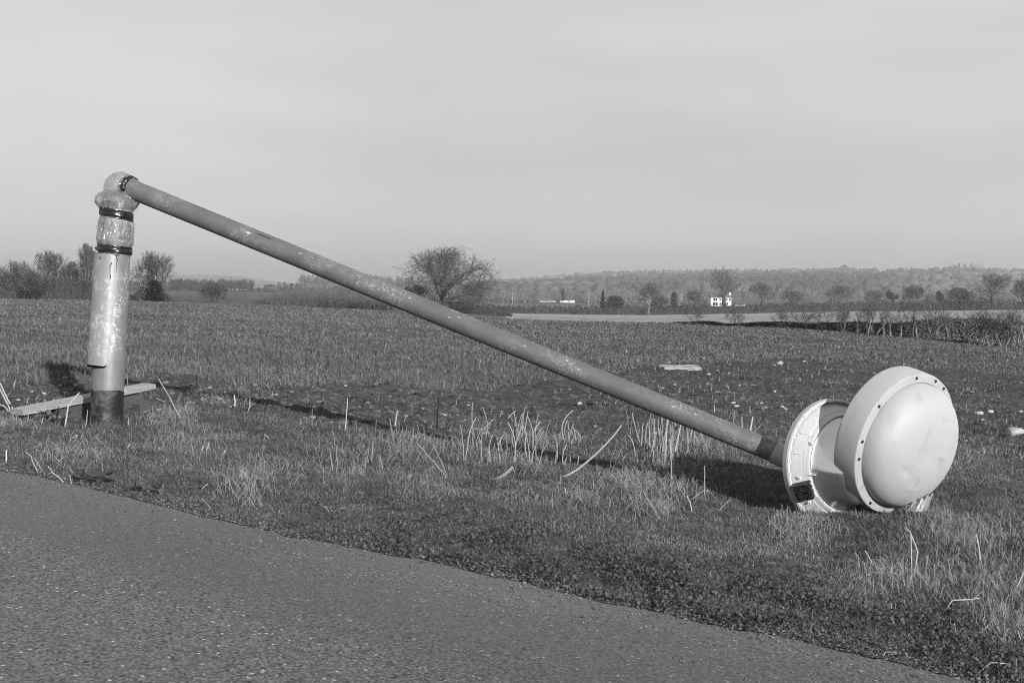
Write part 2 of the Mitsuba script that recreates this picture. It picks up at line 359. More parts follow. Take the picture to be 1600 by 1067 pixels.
# road sheet, with a ragged edge
rng = np.random.default_rng(11)
xs = np.r_[np.linspace(-14, -2.8, 40)[:-1], np.linspace(-2.8, 2.4, 520), np.linspace(2.4, 9, 24)[1:]]
ye = np.interp(xs, RE[:, 0], RE[:, 1])
p = np.stack([xs, ye, 0 * xs], -1)
ye = ye + (meshkit.fbm(p * 9, 3, 2) - 0.5) * 0.07 + (meshkit.fbm(p * 45, 3, 3) - 0.5) * 0.03 - 0.02
off = np.r_[0, 0.015, 0.05, np.linspace(0.12, 2.2, 24), 3.5, 5, 7]
RX = np.repeat(xs[:, None], len(off), 1); RY = ye[:, None] - off[None]
RZ = Zs(RX, RY) + 0.010
RZ[:, 0] -= 0.022; RZ[:, 1] -= 0.004
rv = np.stack([RX, RY, RZ], -1).reshape(-1, 3)
i, j = np.meshgrid(np.arange(len(xs) - 1), np.arange(len(off) - 1), indexing='ij')
no = len(off)
q = np.stack([i * no + j, i * no + j + 1, (i + 1) * no + j + 1, (i + 1) * no + j], -1).reshape(-1, 4)
tag(put('road', (rv, np.vstack([q[:, :3], q[:, [0, 2, 3]]])), 'm_asphalt', smooth=True), kind='structure')

# ------------------------------------------------------------------ grass
def blades(base, h, w, lean, az, face, tone, curl=0.5):
    """strips of two segments with a point: base (n,3)"""
    n = len(base)
    dirh = np.stack([np.cos(az), np.sin(az), 0 * az], -1)
    side = np.stack([np.cos(face), np.sin(face), 0 * az], -1) * (w / 2)[:, None]
    up = np.array([0, 0, 1.0])
    l1 = lean * 0.6; l2 = lean * (1 + curl)
    m = base + (np.sin(l1) * h * 0.55)[:, None] * dirh + (np.cos(l1) * h * 0.55)[:, None] * up
    t = m + (np.sin(l2) * h * 0.45)[:, None] * dirh + (np.cos(l2) * h * 0.45)[:, None] * up
    V = np.stack([base - side, base + side, m - side * 0.8, m + side * 0.8, t], 1).reshape(-1, 3)
    o = np.arange(n)[:, None] * 5
    f = np.concatenate([o + [0, 1, 3], o + [0, 3, 2], o + [2, 3, 4]], 1).reshape(-1, 3)
    C = np.repeat(tone, 5)
    return V, f, np.stack([C, C, C], -1)
def pnoise(x, y, s, o, seed): return meshkit.fbm(np.stack([x * s, y * s, 0 * x], -1), o, seed)
FOOT = []      # (x, y, r) where no grass stands: filled in below before use
PB = at(164.5, 668, 6.4)
FOOT.append((PB[0], 6.4, 0.085))
def clear(x, y):
    k = np.ones(len(x), bool)
    for fx, fy, fr in FOOT: k &= (x - fx) ** 2 + (y - fy) ** 2 > fr * fr
    return k

# verge grass
rng = np.random.default_rng(21)
n = 900000
y = rng.uniform(2.6, 10.5, n); u = rng.uniform(-0.405, 0.405, n); x = u * y
rd, vd, cd = road_d(x, y), verge_d(x, y), crop_d(x, y)
big = pnoise(x, y, 2.2, 3, 31); fine = pnoise(x, y, 8.0, 2, 32)
dens = sstep(-0.03, 0.06, rd + 0.05 * (fine - 0.5)) * (1 - 0.97 * sstep(-0.15, 0.35, vd + 0.7 * (big - 0.5)) * (1 - sstep(0.0, 0.8, cd)))
dens *= np.where(cd > 0.3, 0, 1) * (0.45 + 0.55 * sstep(0.30, 0.55, fine))
keep = (rng.random(n) < dens) & clear(x, y)
x, y, rd, vd, big, fine = (a[keep] for a in (x, y, rd, vd, big, fine)); n = len(x)
long_ = sstep(0.25, 0.9, rd) * (0.4 + 1.1 * sstep(0.42, 0.68, big))
h = rng.uniform(0.008, 0.022, n) + 0.026 * long_ * rng.random(n) ** 1.6
lean = np.abs(rng.normal(1.0, 0.5, n)); az = rng.uniform(0, 2 * np.pi, n)
dead = rng.random(n) < (0.10 + 0.30 * sstep(0.5, 0.75, pnoise(x, y, 3.1, 3, 41)) * sstep(0.15, 0.6, rd))
tone = np.where(dead, rng.uniform(0.14, 0.30, n), rng.uniform(0.065, 0.145, n)) * (0.7 + 0.6 * fine)
V, f, C = blades(np.stack([x, y, Z(x, y) - 0.004], -1), h, rng.uniform(0.0013, 0.0030, n), np.minimum(lean, 1.4), az, rng.uniform(0, np.pi, n), tone)
pass
tag(put('verge_grass', (V, f), 'm_blade', color=C), 'short rough grass of the verge between the road and the bare soil', 'grass', kind='stuff')

# clover and moss mat along the road, to the right
n = 210000
x = rng.uniform(-1.9, 2.2, n); y = np.interp(x, RE[:, 0], RE[:, 1]) + rng.uniform(-0.03, 1.2, n)
rd = road_d(x, y); cl = pnoise(x, y, 9.0, 3, 53)
mat_w = 0.9 * sstep(0.95, 0.1, rd + 0.9 * (pnoise(x, y, 2.2, 3, 51) - 0.5)) * sstep(-1.3, 0.5, x + 1.2 * (pnoise(x, y, 1.5, 2, 52) - 0.5)) * (0.12 + 0.88 * sstep(0.36, 0.56, cl))
keep = (rng.random(n) < mat_w) & (y > 2.4) & (np.abs(x / y) < 0.41)
x, y, cl = x[keep], y[keep], cl[keep]; n = len(x)
c = np.stack([x, y, Z(x, y) + rng.uniform(0.002, 0.012, n) + 0.034 * sstep(.38, .7, cl) * rng.random(n)], -1)
s = 0.0022 + 0.0046 * rng.random(n) ** 2
nrm = rng.normal(0, 0.8, (n, 3)) + [0, 0, 1]; nrm /= np.linalg.norm(nrm, axis=1, keepdims=True)
e1 = np.cross(nrm, rng.normal(0, 1, (n, 3))); e1 /= np.linalg.norm(e1, axis=1, keepdims=True); e2 = np.cross(nrm, e1) * rng.uniform(.45, 1, (n, 1))
ang = np.arange(5) * 2 * np.pi / 5
V = (c[:, None] + (e1[:, None] * np.cos(ang)[None, :, None] + e2[:, None] * np.sin(ang)[None, :, None]) * s[:, None, None]).reshape(-1, 3)
o = np.arange(n)[:, None] * 5
f = np.concatenate([o + [0, 1, 2], o + [0, 2, 3], o + [0, 3, 4]], 1).reshape(-1, 3)
t = np.repeat(rng.uniform(0.045, 0.12, n), 5)
tag(put('clover_mat', (V, f), 'm_blade', color=np.stack([t] * 3, -1)), 'dark low mat of clover and moss along the edge of the road', 'ground cover', kind='stuff')

# young crop: dense near, coarser far
def crop_blades(n, d0, d1, seed, tuft, hs, wk):
    rng = np.random.default_rng(seed)
    y = 1 / rng.uniform(1 / d1, 1 / d0, n); u = rng.uniform(-0.41, 0.41, n); x = u * y
    y0 = rng.random(n)
    cd = crop_d(x, y); thin = pnoise(x, y, 0.9, 3, 61)
    fade = sstep(7, 15, x / np.maximum(y, 1) * 40)       # the thin headland to the right
    dens = sstep(-0.1, 0.45, cd + 0.6 * (pnoise(x, y, 3.0, 3, 62) - 0.5))
    dens *= 1 - 0.75 * fade * sstep(18, 10, y) * sstep(0.35, 0.6, thin)
    ed = np.interp(np.clip(u, -UW, UW), ug, _ed)
    dens *= 0.5 + 0.5 * sstep(0.36, 0.5, pnoise(x, y, 2.6, 3, 65))
    keep = (rng.random(n) < dens) & (y < ed * 1.04)
    x, y = x[keep], y[keep]; n = len(x)
    tone = 1.3 * rng.uniform(0.05, 0.125, n) * (0.72 + 0.56 * pnoise(x, y, 0.5, 3, 63)) * (0.8 + 0.4 * pnoise(x, y, 4.0, 2, 64))
    tone = np.where(rng.random(n) < 0.03, rng.uniform(0.15, 0.3, n), tone)
    k = 1 + 0.5 * sstep(20, 100, y)
    h = rng.uniform(*hs, n) * k
    return blades(np.stack([x, y, Z(x, y) - 0.005], -1), h, np.maximum(0.0045, wk * y) * rng.uniform(0.7, 1.3, n), np.abs(rng.normal(0.8, 0.5, n)).clip(0, 1.4), rng.uniform(0, 2 * np.pi, n), rng.uniform(0, np.pi, n), tone)
parts = [crop_blades(140000, 7.0, 16, 71, 1, (0.035, 0.085), 0.0006), crop_blades(130000, 14, 40, 72, 1, (0.035, 0.085), 0.0008), crop_blades(130000, 34, 128, 73, 1, (0.045, 0.10), 0.0008)]
V, f = cat([(a, b) for a, b, _ in parts]); C = np.vstack([c for _, _, c in parts])
tag(put('young_crop', (V, f), 'm_blade', color=C), 'young cereal crop covering the wide field behind the lamp', 'crop', kind='stuff')

# thin wild shoots and litter on the bare strip
rng = np.random.default_rng(81)
n = 60000
y = 1 / rng.uniform(1 / 26, 1 / 6, n); x = rng.uniform(-0.405, 0.405, n) * y
keep = (verge_d(x, y) > -0.4) & (crop_d(x, y) < 2.5) & (rng.random(n) < np.where(x > 0.6, 0.22, 0.03) + np.where(x > 0.6, 0.6, 0.16) * sstep(0.45, 0.62, pnoise(x, y, 2.0, 3, 82))) & clear(x, y)
x, y = x[keep], y[keep]; n = len(x)
lying = rng.random(n) < np.where(x > 0.6, 0.4, 0.7)
V, f, C = blades(np.stack([x, y, Z(x, y) - 0.003], -1), rng.uniform(0.025, 0.07, n), np.maximum(rng.uniform(0.003, 0.007, n), 0.0006 * y), np.where(lying, rng.uniform(1.2, 1.5, n), rng.uniform(0, 0.9, n)), rng.uniform(0, 6.28, n), rng.uniform(0, 3.14, n), np.where(rng.random(n) < 0.3, rng.uniform(0.12, 0.3, n), rng.uniform(0.05, 0.11, n)), 0.1)
tag(put('headland_shoots', (V, f), 'm_blade', color=C), 'thin weeds and straw litter scattered over the bare soil strip', 'weeds', kind='stuff')
# dead matted grass: pale blades in patches over the verge
rng = np.random.default_rng(95)
PATCH = [(640, 705, 60, 26, .9), (760, 690, 80, 34, 1.0), (840, 700, 70, 30, .9), (1030, 740, 70, 50, 2.2), (1090, 720, 50, 40, 1.2), (800, 700, 110, 26, 1.2), (980, 760, 50, 34, .8), (1240, 840, 40, 22, .9), (1480, 850, 70, 30, .8), (1530, 880, 70, 60, 1.0), (1400, 910, 70, 26, .7), (1570, 960, 60, 60, .9), (390, 770, 50, 34, .8), (110, 720, 60, 22, .7), (300, 690, 80, 26, .6), (560, 730, 90, 34, .5), (900, 790, 80, 30, .5), (265, 655, 50, 12, .6), (360, 625, 60, 14, .8), (10, 662, 40, 12, .5), (1020, 800, 40, 24, .6), (1150, 690, 50, 40, .7), (1530, 720, 60, 40, .5)]
B_, H_, L_ = [], [], []
for (px, row, sx, sy, wt) in PATCH:
    m = int(560 * wt)
    for k in range(m):
        q = near_ray(px + rng.normal(0, sx * .55), min(row + rng.normal(0, sy * .55), 1060), Zs)
        if road_d(q[0], q[1]) < 0.03: continue
        B_.append(q)
B_ = np.array(B_); B_[:, 2] = Z(B_[:, 0], B_[:, 1]); n = len(B_)
up_ = rng.random(n) < 0.25
h = np.where(up_, rng.uniform(0.03, 0.10, n), rng.uniform(0.04, 0.10, n)); lean = np.where(up_, np.abs(rng.normal(0.25, 0.2, n)), rng.uniform(0.9, 1.45, n))
B_[:, 2] += np.where(up_, 0, rng.uniform(0, 0.02, n))
k = clear(B_[:, 0], B_[:, 1])
V, f, C = blades(B_[k], h[k], rng.uniform(0.0010, 0.0021, n)[k], lean[k], rng.uniform(0, 6.28, n)[k], rng.uniform(0, 3.14, n)[k], rng.uniform(0.13, 0.33, n)[k], 1.1)
tag(put('dead_grass', (V, f), 'm_blade', color=C), 'pale dead matted grass lying in patches over the verge', 'grass', kind='stuff')
# grit and crumbs along the edge of the road
rng = np.random.default_rng(97)
n = 5200
x = rng.uniform(-1.95, 1.5, n); rdv = rng.normal(-0.02, 0.07, n) - (rng.random(n) < .25) * rng.uniform(0, .5, n)
y = np.interp(x, RE[:, 0], RE[:, 1]) + rdv
r = rng.uniform(0.0012, 0.0036, n) * np.where(rng.random(n) < .06, 1.8, 1)
o = np.array([[1, 0, 0], [-1, 0, 0], [0, 1, 0], [0, -1, 0], [0, 0, .7], [0, 0, -.7]], float)
V = (np.stack([x, y, np.maximum(Zs(x, y) + 0.012, np.where(rdv > 0, Z(x, y) + .003, -9))], -1)[:, None] + o[None] * r[:, None, None] * rng.uniform(.6, 1.3, (n, 6, 1)))
f = np.array([[0, 2, 4], [2, 1, 4], [1, 3, 4], [3, 0, 4], [2, 0, 5], [1, 2, 5], [3, 1, 5], [0, 3, 5]])
F_ = (f[None] + (np.arange(n) * 6)[:, None, None]).reshape(-1, 3)
t = np.repeat(rng.uniform(0.06, 0.26, n), 6)
tag(put('road_grit', (V.reshape(-1, 3), F_), 'm_blade', color=np.stack([t] * 3, -1)), 'loose grit and crumbs along the edge of the road', 'grit', kind='stuff')
#STAGE2
# ------------------------------------------------------------------ the broken street lamp
def frame_of(o, n, hint=(0, 0, 1)):
    n = unit(n); x = unit(np.cross(hint, n)); return np.asarray(o, float), x, np.cross(n, x), n
lamp = numbered('street_lamp')
tag(lamp, 'broken grey street lamp bent over at its taped top, lantern lying in the grass', 'street lamp')
D0, D1 = 6.40, 5.28
DP, DC = 5.20, 5.06           # distances of the lantern's base plate and canopy
A0, A1 = at(165.3, 668, D0), at(183.6, 300, D0)
UP = unit(A1 - A0); TOCAM = unit(np.array([-A0[0], -D0, 0])); TOCAM = unit(TOCAM - UP * (TOCAM @ UP)); RIGHT = np.cross(UP, TOCAM)
def on_axis(row): return A0 + (A1 - A0) * (668 - row) / 368.0
def ring_tube(rows_r, seg=64, wob=None):
    """lathe about the post's axis; rows_r [(row, radius)]"""
    pr = [(r, np.linalg.norm(on_axis(row) - A0) * (1 if row <= 668 else -1)) for row, r in rows_r]
    return lathe(pr, (A0, RIGHT, TOCAM, UP), seg, wob)
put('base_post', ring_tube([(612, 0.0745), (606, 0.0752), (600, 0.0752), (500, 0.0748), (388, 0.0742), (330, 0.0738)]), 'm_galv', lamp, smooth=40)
put('root_sleeve', ring_tube([(720, 0.0765), (640, 0.076), (612, 0.0765), (608, 0.0758), (607, 0.070)], 64, lambda r, a, t: (r * (1 + 0.02 * np.sin(3 * t + a * 20)) , a)), 'm_coating', lamp, smooth=50)
labels[lamp + '__root_sleeve'] = dict(label='dark flaking coating at the foot of the post')
# door: a curved plate hung a little askew
d0, d1 = at(163.8, 571, D0), at(175.6, 396, D0)
dup = unit(d1 - d0); dl = np.linalg.norm(d1 - d0); dcam = unit(TOCAM - dup * (TOCAM @ dup)); dright = np.cross(dup, dcam)
def patch(a0, a1, z0, z1, r, corner=0.0, na=40, nz=60, thick=0.004):
    ss = np.linspace(0, 1, nz); out, inn = [], []
    W, Hh = (a1 - a0) * r, z1 - z0
    zs = z0 + ss * Hh
    cr = corner
    inset = np.zeros(nz)
    for arr in (zs - z0, z1 - zs):
        k = arr < cr
        inset[k] = np.maximum(inset[k], cr - np.sqrt(np.maximum(cr ** 2 - (cr - arr[k]) ** 2, 0)))
    V = []
    for rr in (r, r - thick):
        aa = np.stack([np.linspace(a0 + i_ / r, a1 - i_ / r, na) for i_ in inset])
        V.append((d0 + zs[:, None, None] * dup + (np.sin(aa) * rr)[..., None] * dright + (np.cos(aa) * rr)[..., None] * dcam).reshape(-1, 3))
    V = np.vstack(V); o = na * nz
    i, j = np.meshgrid(np.arange(nz - 1), np.arange(na - 1), indexing='ij')
    b = (i * na + j).ravel()
    q1 = np.stack([b, b + 1, b + na + 1, b + na], 1); q2 = q1[:, ::-1] + o
    rim = list(range(na)) + [na * (k + 1) - 1 for k in range(1, nz)] + [na * (nz - 1) + k for k in range(na - 2, -1, -1)] + [na * k for k in range(nz - 2, 0, -1)]
    rim = np.array(rim); nx = np.roll(rim, -1)
    q3 = np.stack([rim + o, nx + o, nx, rim], 1)
    q = np.vstack([q1, q2, q3])
    return V, np.vstack([q[:, :3], q[:, [0, 2, 3]]])
def zrow(row): return (571 - row) / 175.0 * dl
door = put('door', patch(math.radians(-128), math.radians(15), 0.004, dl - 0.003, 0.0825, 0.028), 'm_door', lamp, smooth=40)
put('door_gap', patch(math.radians(-128), math.radians(20.0), -0.0065, dl - 0.001, 0.0799, 0.034), 'm_gap', lamp, smooth=40)
labels[door] = dict(label='scratched curved door plate of the post')
def on_door(px, row, r=0.0825):
    z = zrow(row); c = d0 + dup * z
    s = ((px - CX) / F * D0 - c[0]) / r
    a = math.asin(np.clip(s, -0.99, 0.99))
    n_ = math.sin(a) * dright + math.cos(a) * dcam
    return c + n_ * r, n_
o, n_ = on_door(157.5, 404.5)
put('lock', lathe([(0.0062, -0.003), (0.0062, 0.0015), (0.0042, 0.002), (0.0040, -0.001), (0.0, -0.001)], frame_of(o, n_), 20), 'm_black', door, smooth=30)
def door_strip(pts, w):
    V = []
    for (px, row), ww in zip(pts, w):
        o, n_ = on_door(px, row, 0.0829); s = unit(np.cross(dup, n_)) * ww
        V += [o - s, o + s]
    k = len(pts); b = np.arange(k - 1) * 2
    q = np.stack([b, b + 1, b + 3, b + 2], 1)
    V = np.array(V)
    return V, np.vstack([q[:, :3], q[:, [0, 2, 3]]])
put('rust_streak', door_strip([(174.6, 409), (174, 412), (172.2, 414), (171.8, 422), (171.6, 428), (172.6, 431), (172.2, 436), (170.6, 441), (169.4, 447)], [.001, .004, .0025, .0022, .0016, .004, .0018, .0012, .0006]), 'm_black', door)
tm = meshkit.text_mesh('ERN', 0.0115, 0.0012)
tv = np.array(tm.vertices); tv = tv - tv.mean(0)
out = []
for q_ in tv:
    o, n_ = on_door(157.5 + q_[0] / 0.00308, 451.5 - q_[1] / 0.00308, 0.0826); out.append(o + n_ * (q_[2] + 0.0006))
put('faded_lettering', (np.array(out), np.array(tm.faces)), 'm_grey_plastic', door)
for a_ in (0.45, -1.6):
    pass
# top hinge nick of the door frame
put('door_bolt', bevel_box(*(lambda on: (on[0] + on[1] * 0.002, [0.016, 0.006, 0.005]))(on_door(182.5, 398.5, 0.0790)), b=0.001), 'm_black', door)

# torn clear plastic over the break
rngw = np.random.default_rng(5)
def crumple(amp0, k=1.0):
    def wob(r, a, t):
        pp = np.stack([np.cos(t) * 3.0 * k + a * 9, np.sin(t) * 3.0 * k, a * 22 * k + 0.8 * t / 6.28], -1)
        pl = np.stack([np.cos(t) * 5.5, np.sin(t) * 5.5, a * 9 + 1.2 * np.cos(2 * t)], -1)
        row = 668 - 368 * a / np.linalg.norm(A1 - A0)
        env = np.clip(1 - 1.05 * np.exp(-((row - 335) / 8.5) ** 2) - 1.05 * np.exp(-((row - 390) / 7.5) ** 2), 0, 1)
        r = r - 0.0035 * (1 - env)
        amp = amp0 * env
        r = r + amp * 1.0 * (0.75 - np.abs(2 * meshkit.fbm(pl, 2, 31) - 1) * 2)
        q = meshkit.fbm(pp + 5, 4, 3); q2 = meshkit.fbm(pp * 2.3 + 1 + t[..., None] * 0, 3, 8)
        rid = 1 - np.abs(2 * q2 - 1)
        return r + amp * ((q - 0.5) * 0.7 + (rid - 0.7) * 0.5), a
    return wob
def wrap_profile(kn, n): 
    kn = np.array(kn, float); t = np.linspace(kn[0, 0], kn[-1, 0], n)
    return list(zip(t, np.interp(-t, -kn[:, 0], kn[:, 1])))
put('plastic_wrap', ring_tube(wrap_profile([(398, 0.0755), (386, 0.0775), (380, 0.0795), (365, 0.0785), (350, 0.0775), (343, 0.076), (335, 0.0765), (327, 0.078), (323, 0.087), (316, 0.098), (309, 0.094), (303, 0.078), (298, 0.050)], 64), 110, crumple(0.012)), 'm_wrap', lamp, smooth=22)
labels[lamp + '__plastic_wrap'] = dict(label='crumpled clear plastic wrapped round the top of the post')
# shaft
S0, S1 = at(203, 294.5, D0 - 0.01), at(1247, 720.5, D1)
AX = unit(S1 - S0)
def shaft_pt(px):
    t = (px - 203) / (1247 - 203.0); w0, w1 = 1 / S0[1], 1 / S1[1]
    s = t * w1 / ((1 - t) * w0 + t * w1) if False else None
    lo, hi = -0.2, 1.2
    for _ in range(50):
        m = (lo + hi) / 2; P = S0 + (S1 - S0) * m
        if CX + F * P[0] / P[1] < px: lo = m
        else: hi = m
    return S0 + (S1 - S0) * lo
sh = np.array([S0 + (S1 - S0) * t for t in np.linspace(0, 1, 40)])
shr = np.linspace(0.0465, 0.0425, 40) * (1 + 0.012 * (meshkit.fbm(sh * 3, 2, 4) - 0.5))
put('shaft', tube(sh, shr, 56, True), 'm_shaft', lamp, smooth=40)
def shaft_strip(p0, p1, up, w, n=10):
    V = []
    for k in range(n):
        q = shaft_pt(p0 + (p1 - p0) * k / (n - 1)); e = unit(np.cross(AX, [0, 0, 1])); e = e if e[1] < 0 else -e; u_ = np.cross(AX, e); u_ = u_ if u_[2] > 0 else -u_
        rr = float(np.interp(np.linalg.norm(q - S0), [0, np.linalg.norm(S1 - S0)], [0.0465, 0.0425])) + 0.0009
        ww = w * math.sin(math.pi * (k + .35) / (n - .3)) * (0.7 + 0.6 * ((k * 7) % 5) / 5)
        for s_ in (-1, 1):
            a_ = up + s_ * ww / rr; V.append(q + (e * math.cos(a_) + u_ * math.sin(a_)) * rr)
    b = np.arange(n - 1) * 2; q = np.stack([b, b + 1, b + 3, b + 2], 1)
    return np.array(V), np.vstack([q[:, :3], q[:, [0, 2, 3]]])
put('scrape', shaft_strip(389, 397, 0.55, 0.005), 'm_plate', lamp)
put('scratch', shaft_strip(402, 428, 0.86, 0.0022), 'm_gap', lamp)
for a_, b_, u_, w_ in ((640, 646, .6, .003), (705, 709, .3, .003), (716, 722, .7, .003), (884, 888, .75, .004), (905, 909, .4, .0025), (1050, 1056, .5, .003), (1084, 1089, .65, .003), (820, 824, .5, .003), (560, 564, .7, .003), (470, 476, .6, .003)):
    put('paint_chip', shaft_strip(a_, b_, u_, w_, 5), 'm_plate_edge', lamp)
labels[lamp + '__shaft'] = dict(label='long grey weathered shaft leaning down to the right')
# the wrap goes on round the bent neck
neck = np.array([on_axis(312), on_axis(302) + [0.0, -0.005, 0.008], at(187, 289, D0), at(194.5, 289.5, D0), at(203, 294, D0), shaft_pt(213)])
nk = bez(neck, 46); nr_ = np.interp(np.linspace(0, 1, 46), [0, .2, .4, .6, .75, .82, 1], [0.072, 0.064, 0.060, 0.056, 0.0505, 0.0505, 0.0485])
Vn, fn = tube(nk, nr_, 72, False)
qn = meshkit.fbm(Vn * [46, 46, 22] + 3, 4, 7); q2 = 1 - np.abs(2 * meshkit.fbm(Vn * 40 + 9, 3, 8) - 1)
cc = np.repeat(nk, 72, 0); dv = Vn - cc; amp = np.repeat(np.interp(np.linspace(0, 1, 46), [0, .6, .8, 1], [0.016, 0.012, 0.004, 0.003]), 72)
Vn = Vn + dv / np.linalg.norm(dv, axis=1, keepdims=True) * (amp * ((qn - .5) * 1.6 + (q2 - 0.7) * 0.8))[:, None]
put('plastic_wrap', (Vn, fn), 'm_wrap', lamp, smooth=22)
labels[lamp + '__plastic_wrap_001'] = dict(label='torn clear plastic bent round the broken neck')
# bared end of the post under the plastic
put('broken_stub', ring_tube([(330, 0.0738), (322, 0.0735), (312, 0.071), (304, 0.058), (300, 0.04), (298, 0.0)], 48, lambda r, a, t: (r * (1 + 0.06 * np.sin(2 * t)), a)), 'm_galv', lamp, smooth=50)
# tapes
def band(row_l, row_r, hw, r, wr=0.0009):
    """tape round the post, its middle at row_l on the left edge and row_r on the right"""
    pr = [(r - 0.006, -hw - 0.0005), (r, -hw), (r + wr, -hw * 0.5), (r + wr, hw * 0.5), (r, hw), (r - 0.006, hw + 0.0005)]
    mid = on_axis((row_l + row_r) / 2); tilt = (row_l - row_r) * D0 / F / (2 * r)
    def wob(rr, a, t):
        pp = np.stack([np.cos(t) * 3, np.sin(t) * 3, a * 60], -1)
        return rr + 0.003 * (meshkit.fbm(pp, 3, 4) - 0.5), a + tilt * rr * np.cos(t) + 0.006 * (meshkit.fbm(pp * 0.7 + 4, 2, 5) - 0.5)
    return lathe(pr, (mid, RIGHT, TOCAM, UP), 72, wob)
put('tape', band(331.0, 339, 0.0205, 0.0800), 'm_tape', lamp, smooth=50)
put('tape', band(388.5, 391.5, 0.0190, 0.0812), 'm_tape', lamp, smooth=50)
put('tape', band(386.5, 394, 0.0110, 0.0822), 'm_tape', lamp, smooth=50)
ta = at(200, 291, D0); tfr = frame_of(shaft_pt(201.0) + np.array([0, 0, 0.0]), unit(AX + np.array([-0.15, 0, 0.12])))
def nwob(rr, a, t): 
    pp = np.stack([np.cos(t) * 3, np.sin(t) * 3, a * 60], -1)
    return rr + 0.004 * (meshkit.fbm(pp, 3, 14) - 0.5), a + 0.014 * (meshkit.fbm(pp * 0.8, 2, 15) - 0.5)
put('tape', lathe([(0.048, -0.018), (0.0585, -0.016), (0.060, -0.004), (0.0595, 0.006), (0.057, 0.015), (0.046, 0.018)], tfr, 64, nwob), 'm_tape', lamp, smooth=50)
tl = at(154, 389, D0 - 0.02)
put('tape_end', bevel_box(tl + [-0.004, 0, 0.002], [0.028, 0.004, 0.016], b=0.001), 'm_tape', lamp)
put('paper_end', bevel_box(tl + [-0.021, -0.001, -0.003], [0.013, 0.003, 0.010], b=0.0008), 'm_plate_edge', lamp)

# lantern base plate, bent off the end of the shaft
def disc_frame(px, row, d, minor, tilt, spin=0.0):
    """a disc whose outline is an ellipse: minor/major ratio, major axis tilted tilt degrees to the right of vertical"""
    o = at(px, row, d); v = unit(o - np.array([0, 0, EYE]))
    rx = unit(np.cross(v, [0, 0, 1])); uy = np.cross(rx, v)
    t = math.radians(tilt)
    maj = uy * math.cos(t) + rx * math.sin(t); ax = rx * math.cos(t) - uy * math.sin(t)
    n = -v * minor + ax * math.sqrt(1 - minor ** 2)
    return o, np.cross(maj, n), maj, n
fp = disc_frame(1305, 723, DP, 0.715, 3.0)
SC = DP / 5.44
po, px_, py_, pn = fp
RP = 0.2463
plate = put('base_plate', lathe([(0.060, -0.055), (0.16, -0.050), (0.205, -0.044), (0.232, -0.036), (RP - 0.003, -0.030), (RP, -0.024), (RP + 0.001, 0.002), (RP - 0.002, 0.005), (RP - 0.007, 0.005), (RP - 0.009, 0.001), (RP - 0.010, -0.010), (RP - 0.017, -0.011), (RP - 0.019, -0.003), (RP - 0.021, 0.0), (0.2245, 0.002), (0.203, 0.038), (0.200, 0.039), (0.191, 0.056), (0.188, 0.057), (0.186, 0.053), (0.10, 0.046), (0.0, 0.046)], fp, 144), 'm_plate', lamp, smooth=30)
labels[plate] = dict(label='round white base plate of the lantern, standing on edge')
put('edge_band', lathe([(RP + 0.0015, -0.026), (RP + 0.004, -0.024), (RP + 0.004, -0.002), (RP + 0.0015, 0.0)], fp, 144), 'm_plate_edge', plate, smooth=30)
def SL(r): return float(np.interp(r, [0.186, 0.2245, 0.225], [0.056, 0.002, 0.0]))
def P_(r, deg, a):    # on the plate: angle clockwise from its top as seen from the open face
    t = math.radians(deg); s = 1.0; a = a + SL(r)
    return po + py_ * (r * math.cos(t)) + px_ * (s * r * math.sin(t)) + pn * a
def lframe(deg, slope=False):      # radial, tangential, normal
    t = math.radians(deg); rad = py_ * math.cos(t) + px_ * math.sin(t); tan = -py_ * math.sin(t) + px_ * math.cos(t)
    if slope:
        nr = unit(pn * 0.0405 + rad * 0.058); return np.stack([unit(rad * 0.0405 - pn * 0.058), tan, nr], 1)
    return np.stack([rad, tan, pn], 1)
# lip clips round the rim
for k in range(22):
    put('rim_clip', bevel_box(P_(RP - 0.006, -150 + k * 11.5, 0.0065), [0.007, 0.014, 0.004], lframe(-150 + k * 11.5), 0.001), 'm_plate', plate)
for deg in (-62, -84, -112, -150, -178, 20):
    put('rib', bevel_box(P_(0.207, deg, 0.002), [0.058, 0.0035, 0.007], lframe(deg, True), 0.0008), 'm_plate', plate)
def arc_wall(r, d0_, d1_, a0, a1, th=0.0035, n=30):
    degs = np.linspace(d0_, d1_, n); V = []
    for dg in degs: V += [P_(r, dg, a0), P_(r, dg, a1), P_(r + th, dg, a1), P_(r + th, dg, a0)]
    b = (np.arange(n - 1) * 4)[:, None]; q = []
    for k in range(4): q.append(np.stack([b[:, 0] + k, b[:, 0] + (k + 1) % 4, b[:, 0] + 4 + (k + 1) % 4, b[:, 0] + 4 + k], 1))
    q = np.vstack(q); V = np.array(V)
    e = 4 * (n - 1)
    return V, np.vstack([q[:, :3], q[:, [0, 2, 3]], [[0, 2, 1], [0, 3, 2], [e, e + 1, e + 2], [e, e + 2, e + 3]]])
put('arc_rib', arc_wall(0.199, -112, -62, 0.0, 0.008), 'm_plate', plate, smooth=30)
put('arc_rib', arc_wall(0.187, -170, 60, -0.004, 0.006), 'm_plate', plate, smooth=30)
